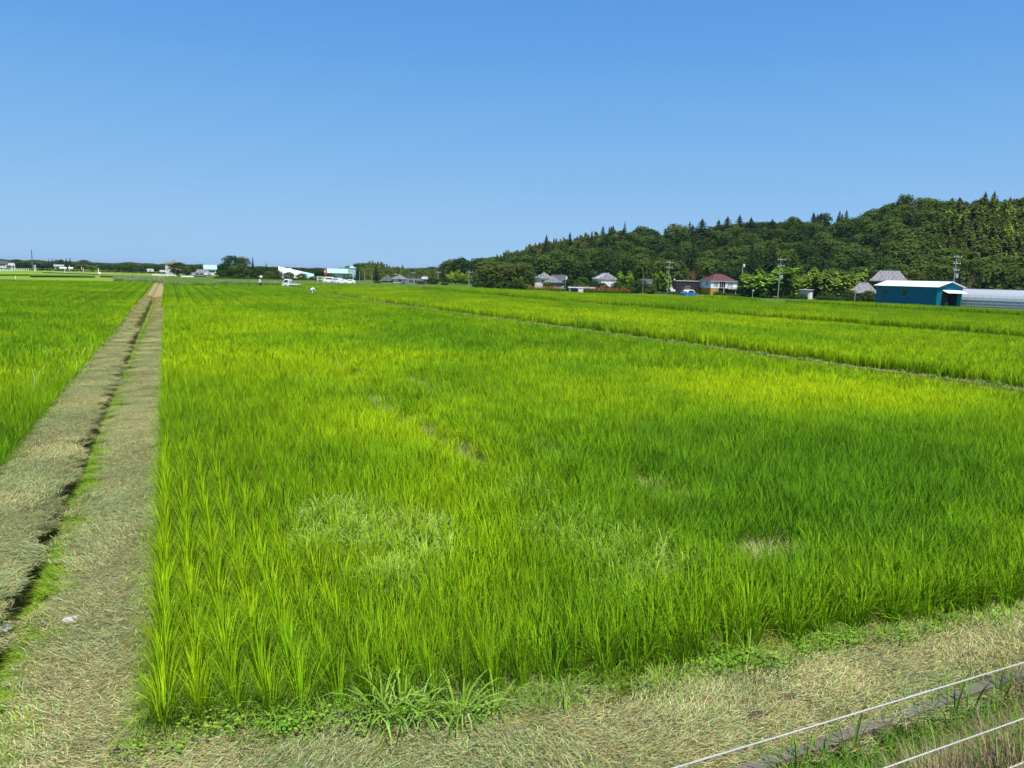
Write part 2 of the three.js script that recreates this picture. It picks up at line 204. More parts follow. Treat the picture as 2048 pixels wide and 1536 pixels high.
paddies.forEach((P, n) => {
  const root = thing(P.name, P.label, 'rice paddy'); root.userData.kind = 'stuff';
  const near = [], mid = [], far = [], r = rng(900 + n);
  const wind = (x, z) => [.14 * (vn(x * .5, z * .5) - .5) - .02, .14 * (vn(x * .4 + 9, z * .4) - .5)];
  for (let x = -40.1; x < 80; x += .3) for (let z = -4.9; z > -86; z -= .185) {
    const d = Math.hypot(x, z); if (d > MIDD + 1.5 || !seen(x, z)) continue;
    const X = x + (.05 + .14 * smooth(2.5, 8, x)) * (r() - .5), Z = z + .11 * (r() - .5); const lod = d < NEAR + 3 * (vn(x * 2, z * 2) - .5) ? 0 : 1; if (d > MIDD + 2 * (vn(x, z) - .5)) continue;
    if (lod && r() < .12) continue;
    if (!P.in(X, Z)) continue;
    if (n === 0 && ((isBare(X, Z) && r() < .76) || r() < weedy(X, Z) * .55)) continue;
    const t = tone(X, Z) + P.tone + .25 * (r() - .5), c = riceCol(t), w = wind(X, Z), v = .74 + .5 * r();
    const h = (n === 0 && nearBare(X, Z) ? .72 + .25 * r() : 1) * (.98 + .16 * (fbm(X * .4, Z * .3) - .5) - .07 * clamp(t)) * (.9 + .2 * r());
    (lod ? mid : near).push([Math.floor(r() * (lod ? 4 : 6)), X, (P.y || 0) - .03, Z, r() * 6.28, (lod ? 1.0 : lerp(.8, 1.15, smooth(1.5, 6, X))) + .35 * r(), h * .97, w[0] + .1 * (r() - .5), w[1] + .1 * (r() - .5), c[0] * v, c[1] * v, c[2] * v]);
  }
  for (let x = n === 1 ? -60.8 : -60; x < 135; x += 1.5) for (let z = -20; z > -178; z -= 1.5) {
    const d = Math.hypot(x, z); if (d < MIDD - .6 || !seen(x, z) || !P.in(x, z)) continue;
    const t = tone(x, z) + P.tone + .2 * (r() - .5), c = riceCol(t), v = .92 + .16 * r();
    far.push([Math.floor(r() * 3), x, (P.y || 0) - .03, z, Math.floor(r() * 2) * Math.PI, 1, .95 + .14 * (r() - .5), 0, 0, c[0] * v, c[1] * v, c[2] * v]);
  }
  scatter(root, 'rice', hillNear, M.rice, near); scatter(root, 'rice', hillMid, M.rice, mid); scatter(root, 'rice', hillFar, M.rice, far);
});

// ---------------------------------------------------------------- weeds, cut grass and straw near the camera
function tuft(seed, nb, len, wid, lean, bend, spread, tones, segs = 4) { const r = rng(seed), o = { p: [], c: [] }; for (let i = 0; i < nb; i++) { const az = r() * 6.283, s = spread * Math.sqrt(r()), c = tones[Math.floor(r() * tones.length)], q = .75 + .5 * r(); blade(o, r, Math.cos(az) * s, Math.sin(az) * s, len * (.55 + .6 * r()), wid * (.7 + .6 * r()), lean * (.3 + r()), az + (r() - .5), bend * (.3 + r()), c.map((v) => v * q), segs); } return bladeGeo(o); }
const G1 = [.14, .32, .02], G2 = [.22, .40, .025], G3 = [.30, .45, .09], STR = [.56, .56, .25], STR2 = [.32, .345, .12], RED = [.26, .14, .10], BR = [.16, .11, .06], PALE = [.38, .47, .16];
{
  const weeds = [1, 2, 3].map((s) => tuft(s * 7, 30, .5, .013, .5, 1.7, .08, [[.42, .58, .13], [.34, .52, .07], [.48, .60, .18], G2], 5)), dead = [4, 5].map((s) => tuft(s * 7, 26, .42, .008, .7, 1.2, .1, [STR2, [.24, .30, .06], [.26, .21, .11], STR, G2], 3));
  const r = rng(41), W = [], D = [];
  for (const [a, b, rx, rz] of weedSpots) for (let i = 0; i < 95 * rx * rz + 12; i++) { const u = r() * 6.28, q = Math.sqrt(r()) * 1.15; W.push([Math.floor(r() * 3), a + Math.cos(u) * q * rx, -.02, b + Math.sin(u) * q * rz, r() * 6.28, .9 + .4 * r(), 1.15 + .45 * r(), 0, 0, .82, .86, .72]); }
  for (const [a, b, rx, rz] of bare) for (let i = 0; i < 60 * rx * rz + 10; i++) { const u = r() * 6.28, q = Math.sqrt(r()) * 1.2; D.push([Math.floor(r() * 2), a + Math.cos(u) * q * rx, -.02, b + Math.sin(u) * q * rz, r() * 6.28, .8 + .4 * r(), .6 + .6 * r(), 0, 0, 1, 1, 1]); }
  for (const [a, b, q] of [[760, 1445, 1.3], [800, 1450, 1.35], [840, 1440, 1.2], [920, 1445, 1.2], [990, 1430, 1.0], [1130, 1400, .9], [1500, 1325, .9], [1640, 1285, .8], [560, 1450, .8]]) { const p = ground(a, b, 0); W.push([W.length % 3, p.x, 0, p.z, r() * 6.28, q, q, 0, 0, .55, .68, .5]); }
  const root = thing('paddy_weed', 'pale arching weeds and dead stalks in patches of the near paddy', 'weeds'); root.userData.kind = 'stuff';
  scatter(root, 'weed', weeds, M.rice, W); scatter(root, 'dead_stalk', dead, M.rice, D);
}
{ // low weeds under the front edge of the rice
  const small = [1, 2, 3].map((s) => tuft(s * 17, 30, .2, .008, .7, 1.2, .1, [G1, G2, G3, [.22, .36, .03]], 3)), leafy = [1, 2].map((s) => { const q = rng(s * 61), o = { p: [], c: [] }; for (let i = 0; i < 60; i++) { const x = .16 * (q() - .5) * 2, z = .16 * (q() - .5) * 2, y = .02 + .13 * q(), a = q() * 6.28, w = .007 + .008 * q(), t = .6 * (q() - .5), c = q() < .5 ? [.25, .42, .03] : [.13, .30, .03]; const A = [x + Math.cos(a) * w * 1.6, y + t * w, z + Math.sin(a) * w * 1.6], B = [x - Math.sin(a) * w, y - .2 * w, z + Math.cos(a) * w], C = [x - Math.cos(a) * w * 1.6, y - t * w, z - Math.sin(a) * w * 1.6], Dd = [x + Math.sin(a) * w, y + .2 * w, z - Math.cos(a) * w]; o.p.push(...A, ...B, ...C, ...A, ...C, ...Dd); for (let k = 0; k < 6; k++) o.c.push(...c); } return bladeGeo(o); });
  const r = rng(43), S = [], L = [];
  for (let x = -.5; x < 16; x += .055) { const z = front(x) + .12 + .32 * (r() - .3); const v = .7 + .5 * r(); S.push([Math.floor(r() * 3), x, verge(x, z) - .01, z, r() * 6.28, .7 + .7 * r(), .6 + .8 * r() * (1 - .4 * smooth(6, 12, x)), 0, 0, v, v, v]); if (r() < .55 * vn(x * 1.1, 2) - .12) L.push([Math.floor(r() * 2), x, verge(x, z), z + .1 * (r() - .3), r() * 6.28, .8 + .5 * r(), .8 + .6 * r(), 0, 0, 1, 1, 1]); }
  for (let k = 0; k < 1500; k++) { const x = -.3 + 9 * r() * r(), z = front(x) - 5.5 * r() * r(); S.push([Math.floor(r() * 3), x, -.03, z, r() * 6.28, .8 + .5 * r(), .9 + 1.1 * r(), 0, 0, .8, .8, .8]); }
  for (let z = -6.6; z > -60; z -= .07 + .1 * smooth(-20, -50, z)) { const x = -.42 + .1 * (r() - .5); S.push([Math.floor(r() * 3), x, pathH(x, z), z, r() * 6.28, .6 + .5 * r(), .5 + .5 * r(), 0, 0, 1, 1, 1]); const x2 = -3.05 + .35 * (r() - .5); S.push([Math.floor(r() * 3), x2, pathH(x2, z), z, r() * 6.28, .9 + .6 * r(), .8 + .9 * r(), 0, 0, .8, .8, .8]); const x3 = -1.5 + .38 * (r() - .5); for (let k = 0; k < 4; k++) S.push([Math.floor(r() * 3), x3 + .12 * (r() - .5), pathH(x3, z) - .01, z + .1 * (r() - .5), r() * 6.28, .8 + .5 * r(), .35 + .4 * r() * vn(z * .5, 3), 0, 0, 1.0, .92, .7]); }
  const root = thing('edge_weed', 'low green weeds along the paddy edges and the path ditch', 'weeds'); root.userData.kind = 'stuff';
  scatter(root, 'weed', small, M.rice, S); scatter(root, 'leafy_weed', leafy, M.rice, L);
  // taller pale grass leaning out of the left paddy
  const tall = [1, 2].map((s) => tuft(s * 23, 12, 1.0, .014, .5, 1.1, .05, [PALE, [.30, .44, .22], G3], 5)), T = [];
  for (const [a, b] of [[110, 690], [135, 700], [60, 740], [75, 760], [160, 690], [185, 680], [200, 630], [215, 628], [20, 720], [95, 745], [150, 720], [215, 660]]) { const p = ground(a, b + 26, .3); T.push([T.length % 2, p.x, 0, p.z, r() * 6.28, 1.1, 1.0 + .25 * r(), 0, 0, 1, 1, 1]); }
  const rt = thing('tall_grass', 'tall pale grass heads standing out of the left paddy', 'grass'); rt.userData.kind = 'stuff'; scatter(rt, 'stem', tall, M.rice, T);
}
const soilSpots = [[1385, 1330, .34, .1], [1470, 1318, .3, .09], [1560, 1302, .36, .1], [1640, 1290, .3, .08], [1245, 1392, .3, .1], [1180, 1424, .34, .1], [880, 1484, .3, .12], [1525, 1432, .17, .09], [1573, 1398, .08, .05], [1735, 1300, .16, .07], [700, 1500, .3, .12], [520, 1500, .3, .13], [1850, 1260, .3, .08], [1120, 1510, .25, .1]].map(([a, b, rx, rz]) => { const p = ground(a, b, .02); return [p.x, p.z, rx, rz]; });
const soilAt = (x, z) => soilSpots.some(([a, b, rx, rz]) => ((x - a) / (rx + .26)) ** 2 + ((z - b) / (rz + .24)) ** 2 < .5 + .7 * vn(x * 7, z * 9));
{ // cut grass lying on the path and the verge
  function litter(seed, tones, n) { const r = rng(seed), o = { p: [], c: [] }; for (let i = 0; i < n; i++) { const x = .62 * (r() - .5), z = .62 * (r() - .5), a = r() < .35 ? r() * 6.28 : 1.1 * (r() - .5), l = .05 + .15 * r() * r(), w = .0010 + .0017 * r(), k = (r() - .5) * .9, y = .006 + .05 * r() * r(), e = (r() - .4) * .07, c = tones[Math.floor(r() * tones.length)].map((v) => v * (.75 + .5 * r())); let X = x, Z = z, A = a; for (let s = 0; s < 2; s++) { const X2 = X + Math.cos(A) * l / 2, Z2 = Z + Math.sin(A) * l / 2, ox = -Math.sin(A) * w, oz = Math.cos(A) * w, y0 = y + e * s * .5, y1 = y + e * (s + 1) * .5; o.p.push(X - ox, y0, Z - oz, X + ox, y0, Z + oz, X2 + ox, y1, Z2 + oz, X - ox, y0, Z - oz, X2 + ox, y1, Z2 + oz, X2 - ox, y1, Z2 - oz); for (let q = 0; q < 6; q++) o.c.push(...c); X = X2; Z = Z2; A += k; } } return bladeGeo(o); }
  const dry = [1, 2, 3].map((s) => litter(s * 5, [STR, STR2, [.50, .48, .22], [.24, .235, .10], [.17, .16, .07]], 820)), green = [4, 5, 6].map((s) => litter(s * 5, [[.36, .40, .17], [.22, .25, .09], [.46, .49, .22], [.15, .17, .06]], 820)), L = [];
  const stub = [1, 2].map((s) => tuft(s * 29, 40, .075, .005, .7, .5, .16, [[.24, .34, .05], [.34, .38, .10], STR2], 2)), B = [];
  const r = rng(47);
  const add = (x, z, y) => { const g = fbm(x * .7 + 20, z * .7) + .25 * (r() - .5) > .5, b = .58 + .75 * fbm(x * 1.9, z * 1.9); L.push([(g ? 3 : 0) + Math.floor(r() * 3), x, y, z, 3.2 * (vn(x * .7 + 3, z * .5) - .5) + (r() < .5 ? Math.PI : 0), .8 + .4 * r(), .8 + .5 * r(), 0, 0, b, b, b]); };
  for (let x = -3; x < 15; x += .2) for (let z = -4.36; z > -7.0; z -= .2) { if (z < front(x) + .1 && x > -.3) continue; const X = x + .2 * (r() - .5), Z = z + .2 * (r() - .5); if (vn(X * 2.2 + 5, Z * 2.2) < .24 || (soilAt(X, Z) && r() < .6)) continue; add(X, Z, Z > -6.4 ? verge(X, Z) : lerp(verge(X, Z), pathH(X, Z), smooth(-6.4, -7.2, Z))); if (fbm(X * .9, Z * .9 + 40) > .47 && X < 3.2 || r() < .12) B.push([Math.floor(r() * 2), X, verge(X, Z), Z, r() * 6.28, 1, .8 + .5 * r(), 0, 0, 1, 1, 1]); }
  for (let z = -6.9; z > -95; ) { const step = .22 + .5 * smooth(-25, -80, z); for (let x = -2.95; x < -.5; x += step) { const X = x + .2 * (r() - .5), Z = z + .2 * (r() - .5); if (Math.abs(X - DITCH - .02) < .27) continue; if (X > -1.62 && X < -1.2 && r() < .8) continue; add(X, Z, pathH(X, Z)); if (z > -30 && X > -1.65 && X < -1.1) B.push([Math.floor(r() * 2), X, pathH(X, Z), Z, r() * 6.28, 1, .8 + .5 * r(), 0, 0, 1, 1, 1]); } z -= step; }
  const root = thing('cut_grass', 'dried cut grass lying over the path and the mown verge', 'cut grass'); root.userData.kind = 'stuff';
  scatter(root, 'straw', [...dry, ...green], M.litter, L); scatter(root, 'stubble', stub, M.rice, B);
  const far = part('bare_track', heightField(-2.5, -.7, 8, -104, -182, 40, (x, z) => pathH(x, z) + .035), earth(.36, .30, .15, { map: grime }), scene); tag(far, 0, 0, 0, 'structure');
}
{ // concrete edge strip, weeds of the embankment, dry twigs
  const kr = thing('concrete_kerb', 'weathered concrete edging between the mown verge and the embankment weeds', 'kerb');
  for (let x = -13; x < 38; x += 2) part('kerb_block', bx(1.985, .36, .11, x + 1, -.10 + .004 * Math.sin(x), -4.14 + .006 * Math.cos(x * 3)), M.concrete, kr);
  const r = rng(53), A = [], T = [], Rr = [];
  const green = [1, 2, 3].map((s) => tuft(s * 31, 46, .42, .009, .5, 1.3, .12, [G1, [.11, .27, .04], G2, [.22, .40, .05]], 4)), reed = [1, 2].map((s) => tuft(s * 37, 7, .75, .02, .12, .35, .05, [[.15, .30, .05], [.12, .26, .05], G2], 4));
  const twigs = [1, 2].map((s) => { const q = rng(s * 71), o = { p: [], c: [] }; for (let i = 0; i < 130; i++) { const c = [[.22, .14, .09], [.32, .22, .14], [.42, .35, .22], BR, [.46, .41, .22]][Math.floor(q() * 5)]; blade(o, q, .2 * (q() - .5), .2 * (q() - .5), .3 + .35 * q(), .0048, .3 + .9 * q(), q() * 6.28, 1.8 * (q() - .4), c, 4); } return bladeGeo(o); });
  for (let x = 2; x < 14; x += .11) for (let z = -4.02; z < -2.1; z += .11) {
    if (!seen(x, z, 1)) continue; const X = x + .12 * (r() - .5), Z = z + .12 * (r() - .5), y = bank(X, Z) - .02, dryness = smooth(6.5, 7.4, X + 2.5 * (Z + 3.6) + 1.6 * (vn(X * 1.5, Z * 2) - .5));
    if (r() < dryness * .75) { if (r() < .8) Rr.push([Math.floor(r() * 2), X, y, Z, r() * 6.28, 1, .8 + .5 * r(), 0, 0, 1, 1, 1]); } else { const v = .75 + .5 * r(); A.push([Math.floor(r() * 3), X, y, Z, r() * 6.28, 1.0 + .4 * r(), .8 + .75 * r(), 0, 0, v * .62, v * .64, v * .7]); }
  }
  for (const [a, b] of [[1545, 1520], [1530, 1530], [1560, 1515], [1862, 1440], [1878, 1420], [1940, 1395], [1955, 1380], [1948, 1400], [1240, 1560], [1640, 1500]]) { const p = ground(a, b, -.2); T.push([T.length % 2, p.x, -.2, Math.max(p.z, -4.02), r() * 6.28, 1, .75 + .35 * r(), 0, 0, 1, 1, 1]); }
  const root = thing('embankment_weed', 'green grass and reddish dry twigs below the concrete kerb at lower right', 'weeds'); root.userData.kind = 'stuff';
  scatter(root, 'grass', green, M.rice, A); scatter(root, 'reed', reed, M.rice, T); scatter(root, 'dry_twig', twigs, M.rice, Rr);
  // three white cords strung along the embankment
  [['1350,1536', '2048,1325', 'upper'], ['1770,1536', '2048,1437', 'middle'], ['2020,1536', '2048,1525', 'lowest']].forEach(([a, b, w]) => {
    const hit = (s) => { const [u, v] = s.split(',').map(Number), d = ray(u, v); return d.multiplyScalar(-2 / d.z).add(camera.position); };
    const p = hit(a), q = hit(b), dir = q.clone().sub(p).normalize(); if (w === 'lowest') dir.set(1, -.012, 0).normalize(); const s = p.clone().addScaledVector(dir, -2.5), e = q.clone().addScaledVector(dir, 3);
    const c = [rod(s.toArray(), e.toArray(), 0.0038, 0.0038, 8)]; const L = s.distanceTo(e); const pts = []; for (let i = 0; i <= 500; i++) { const t = i / 500 * L, f = t * 130; pts.push(s.clone().addScaledVector(dir, t).add(new THREE.Vector3(0, Math.cos(f) * .0034, Math.sin(f) * .0034))); }
    const o = part('cord', [...c, new THREE.TubeGeometry(new THREE.CatmullRomCurve3(pts), 1200, .0019, 4)], M.ropeW, scene); tag(o, `${w} of the three white fence cords crossing the lower right corner`, 'cord', 'white fence cords');
  });
  { const p = ground(140, 1254, .04), o = thing('stone', 'whitish stone lying on the mown path beside the ditch', 'stone', [p.x, pathH(p.x, p.z) + .045, p.z]); const g = new THREE.IcosahedronGeometry(.066, 3), a = g.attributes.position; for (let i = 0; i < a.count; i++) { const x = a.getX(i), y = a.getY(i), z = a.getZ(i), k = .55 + .95 * fbm(x * 22 + 5, y * 14 + z * 9); a.setXYZ(i, x * k * 1.25, y * k * .62, z * k); } part('rock_body', g, M.stone, o); }
  { const p = ground(8, 1250, 0), o = thing('stone', 'pale stone in the path ditch at the left edge', 'stone', [p.x, -.05, p.z]); const g = new THREE.IcosahedronGeometry(.07, 3), a = g.attributes.position; for (let i = 0; i < a.count; i++) { const x = a.getX(i), y = a.getY(i), z = a.getZ(i), k = .8 + .45 * fbm(x * 11 + 25, y * 14 + z * 9); a.setXYZ(i, x * k * 1.1, y * k * .8, z * k); } part('rock_body', g, M.stone, o); }
  for (const [a, b, s, w] of [[1515, 1434, .08, 'larger dark clod of soil on the mown verge above the cords'], [1573, 1398, .07, 'smaller dark clod of soil on the mown verge'], [1735, 1305, .08, 'dark clod of soil near the right end of the rice front']]) { const p = ground(a, b, .03), o = thing('soil_clod', w, 'soil clod', [p.x, verge(p.x, p.z) + .03, p.z]); const g = new THREE.IcosahedronGeometry(s, 4), q = g.attributes.position; for (let i = 0; i < q.count; i++) { const x = q.getX(i), y = q.getY(i), z = q.getZ(i), k = .6 + .8 * fbm(x * 16 + a, y * 16 + z * 13); q.setXYZ(i, x * k * 1.3, Math.max(-.03, y * k * .3), z * k * .7); } part('clod', g, M.soil, o); }
}

// ---------------------------------------------------------------- trees
function leafQuad(o, c, n, w, h, roll, col) { const N = new THREE.Vector3(...n).normalize(), U = new THREE.Vector3(0, 1, 0).cross(N); if (U.lengthSq() < .01) U.set(1, 0, 0); U.normalize(); const V = N.clone().cross(U), cr = Math.cos(roll), sr = Math.sin(roll); const P = [[-.5, -.35], [.15, -.5], [.5, .3], [-.2, .5]].map(([a, b]) => { const x = (a * cr - b * sr) * w, y = (a * sr + b * cr) * h; return [c[0] + U.x * x + V.x * y, c[1] + U.y * x + V.y * y, c[2] + U.z * x + V.z * y]; }); o.p.push(...P[0], ...P[1], ...P[2], ...P[0], ...P[2], ...P[3]); for (let k = 0; k < 6; k++) o.c.push(...col); }
function lobe(o, r, c, R, n, size, base, flat = .8) { const q = .5 + .85 * r(), hue = .92 + .16 * r(); for (let i = 0; i < n; i++) { const y = 1 - 1.55 * r(), a = r() * 6.283, s = Math.sqrt(Math.max(0, 1 - y * y)), rr = R * (.72 + .36 * r()), d = [s * Math.cos(a), y * flat, s * Math.sin(a)], k = q * (.85 + .3 * r()); leafQuad(o, [c[0] + d[0] * rr, c[1] + d[1] * rr, c[2] + d[2] * rr], [d[0] + .75 * (r() - .5), d[1] + .3 + .75 * (r() - .5), d[2] + .75 * (r() - .5)], size * (.6 + .8 * r()), size * (.5 + .6 * r()), r() * 6.28, [base[0] * k * hue, base[1] * k, base[2] * k]); } }
const DK = [.034, .074, .013], MG = [.060, .110, .017], OL = [.082, .122, .020], BB = [.23, .33, .035], CE = [.024, .055, .013];
function broadCrown(seed, base, size = .55) { const r = rng(seed), o = { p: [], c: [] }; for (let i = 0; i < 30; i++) { const a = i * 2.4 + r(), y = -1 + 1.95 * (i / 30), s = Math.sqrt(Math.max(.1, 1 - y * y)) * (.62 + .38 * r()); lobe(o, r, [Math.cos(a) * s * 3.1, 5.1 + y * 3.9, Math.sin(a) * s * 3.1], 1.15 + .7 * r(), 58, size, base); } lobe(o, r, [0, 8.2, 0], 1.7, 70, size, base); return bladeGeo(o); }
function cedarCrown(seed, base) { const r = rng(seed), o = { p: [], c: [] }; for (let k = 0; k < 19; k++) { const t = k / 19, y = 1.6 + 10.4 * t, R = 3.4 * Math.pow(1 - t, .9) + .05, nb = Math.round(7 + 8 * (1 - t)); for (let b = 0; b < nb; b++) { const a = b / nb * 6.283 + k * 1.7 + .5 * (r() - .5), q = .65 + .6 * r(), L = R * (.75 + .4 * r()); for (let i = 0; i < 9; i++) { const u = (i + .6) / 9, d = L * u, yy = y - .25 * d * (1 - .2 * u) + .3 * (r() - .5), c = base.map((v) => v * q * (.7 + .6 * r())); leafQuad(o, [Math.cos(a) * d + .35 * (r() - .5), yy, Math.sin(a) * d + .35 * (r() - .5)], [Math.cos(a) * .6 + .8 * (r() - .5), .8, Math.sin(a) * .6 + .8 * (r() - .5)], .95 * (1 - .68 * t) * (.6 + .5 * r()), .75 * (1 - .6 * t) * (.6 + .5 * r()), r() * 6.28, c); } } } for (let i = 0; i < 40; i++) { const u = r(), a = r() * 6.28; leafQuad(o, [Math.cos(a) * .3 * (1 - u), 11.2 + 1.5 * u, Math.sin(a) * .3 * (1 - u)], [Math.cos(a), .3, Math.sin(a)], .3 * (1.1 - u), .6, 0, base); } return bladeGeo(o); }
function bambooCrown(seed, base) { const r = rng(seed), o = { p: [], c: [] }; for (let k = 0; k < 15; k++) { const a = r() * 6.283, R0 = 1.7 * Math.sqrt(r()), bx0 = Math.cos(a) * R0, bz0 = Math.sin(a) * R0, Ht = 6.2 + 3.2 * r(), out = .4 + 1.3 * r(), q = .75 + .5 * r(); for (let i = 0; i < 210; i++) { const t = .22 + .8 * Math.pow(r(), .85), d = out * t * t, w = .95 * Math.sin(Math.PI * Math.min(1, t)) + .15, ang = r() * 6.28, c = ((e) => base.map((v) => v * q * e))(.8 + .4 * r()); leafQuad(o, [bx0 + Math.cos(a) * d + Math.cos(ang) * w * r(), Ht * t - .5 * t * t * out * t, bz0 + Math.sin(a) * d + Math.sin(ang) * w * r()], [Math.cos(ang), 1.1, Math.sin(ang)], .28 + .24 * r(), .55 + .5 * r(), .6 * (r() - .5), c); } } return bladeGeo(o); }
function bushCrown(seed, base) { const r = rng(seed), o = { p: [], c: [] }; for (let i = 0; i < 14; i++) { const a = r() * 6.28, s = .85 * Math.sqrt(r()); lobe(o, r, [Math.cos(a) * s, .25 + .95 * r() * (1 - s * .5), Math.sin(a) * s], .42 + .25 * r(), 60, .2, base, .9); } return bladeGeo(o); }
const trunkGeo = (h, r0, limbs) => join([rod([0, -.5, 0], [.06, h, .03], r0, r0 * .45, 7), ...limbs.map(([a, y, l]) => rod([0, y, 0], [Math.cos(a) * l, y + l * .9, Math.sin(a) * l], r0 * .45, r0 * .15, 5))]);
const KIND = {
  broad: { name: 'broadleaf_tree', cat: 'tree', h: 10.2, r: 4.2, crowns: [broadCrown(1, DK), broadCrown(2, MG), broadCrown(3, OL), broadCrown(4, [.055, .10, .016])], trunk: trunkGeo(6.6, .24, [[.4, 3, 2.2], [2.5, 3.5, 2.2], [4.4, 3.2, 2.4]]) },
  cedar: { name: 'cedar_tree', cat: 'tree', h: 12.8, r: 3.4, crowns: [cedarCrown(11, CE), cedarCrown(12, [.042, .08, .018])], trunk: trunkGeo(11.4, .2, []) },
  bamboo: { name: 'bamboo_clump', cat: 'bamboo', h: 8.8, r: 2.8, crowns: [bambooCrown(21, BB), bambooCrown(22, [.20, .30, .035]), bambooCrown(23, [.15, .185, .03]), bambooCrown(24, [.11, .15, .026])], trunk: join([...Array(12)].map((_, i) => rod([1.3 * Math.cos(i * 2.4) * (i / 12), -.4, 1.3 * Math.sin(i * 2.4) * (i / 12)], [2.2 * Math.cos(i * 2.4) * (i / 12), 6.5, 2.2 * Math.sin(i * 2.4) * (i / 12)], .05, .02, 5))) },
  pale: { name: 'light_green_tree', cat: 'tree', h: 8.8, r: 2.8, crowns: [bambooCrown(25, [.19, .34, .03]), bambooCrown(26, [.22, .35, .028])], trunk: trunkGeo(5, .16, [[.4, 1.5, 1.6], [2.5, 1.6, 1.6], [4.4, 1.3, 1.7]]) },
  bush: { name: 'shrub', cat: 'shrub', h: 1.75, r: 1.3, crowns: [bushCrown(31, MG), bushCrown(32, DK), bushCrown(33, OL)], trunk: trunkGeo(.8, .05, [[1, .2, .4], [3, .2, .4], [5, .2, .4]]) },
};
function tree(kind, v, x, y, z, h, w, label, group, turn = 0, cat) { // h: height, w: full crown width
  const K = KIND[kind], o = thing(K.name, label, cat || K.cat, [x, y, z], turn, group); const s = w / (2 * K.r), t = h / K.h; o.scale.set(s, t, s);
  const c = shade(new THREE.Mesh(K.crowns[v % K.crowns.length], M.leaf)); c.name = 'crown'; const k = shade(new THREE.Mesh(K.trunk, M.bark)); k.name = kind === 'bamboo' ? 'cane' : 'trunk'; o.add(c, k); return o;
}
// a tree read off the photograph: crown centre column, top row, width in pixels, distance
function treeAt(kind, v, px, top, wpx, dist, label, group, baseY = 0) { const p = at(px, top, dist), w = wpx * mPerPx(px, dist); return tree(kind, v, p.x, baseY - .1, p.z, p.y - baseY, w, label, group, px * .37); }

// ---------------------------------------------------------------- the wooded hill
const skyline = [[860, 545], [930, 540], [960, 533], [1000, 517], [1060, 499], [1130, 483], [1200, 468], [1260, 463], [1300, 460], [1340, 470], [1400, 457], [1450, 452], [1500, 448], [1560, 446], [1610, 440], [1660, 442], [1720, 436], [1750, 420], [1800, 402], [1840, 397], [1900, 406], [1960, 404], [1990, 400], [2048, 416], [2200, 430], [2500, 450], [3000, 520]].map(([a, b]) => { const d = ray(a, b); return [Math.atan2(d.x, -d.z), d.y / Math.hypot(d.x, d.z)]; });
const bear = (px) => { const d = ray(px, 560); return Math.atan2(d.x, -d.z); };
const feet = [[860, 300], [960, 262], [1100, 212], [1250, 205], [1400, 214], [1560, 205], [1700, 202], [1850, 196], [2048, 182], [2500, 175], [3000, 190]].map(([p, d]) => [bear(p), d]);
const table = (t, b) => { if (b <= t[0][0]) return t[0][1]; for (let i = 0; i < t.length - 1; i++) if (b <= t[i + 1][0]) { const k = (b - t[i][0]) / (t[i + 1][0] - t[i][0]); return lerp(t[i][1], t[i + 1][1], k); } return t[t.length - 1][1]; };
const DEPTH = 115;
function hillGround(b, s) { const f = table(feet, b), R = f + DEPTH * .9, crest = Math.max(0, EYE + table(skyline, b) * R - 7.8); return s < .9 ? crest * Math.pow(smooth(-.12, 1.05, s / .9), 1.05) * (1 + .12 * (fbm(b * 30, s * 4) - .5)) - .3 : crest * (1 - .6 * smooth(.9, 1.5, s)); }
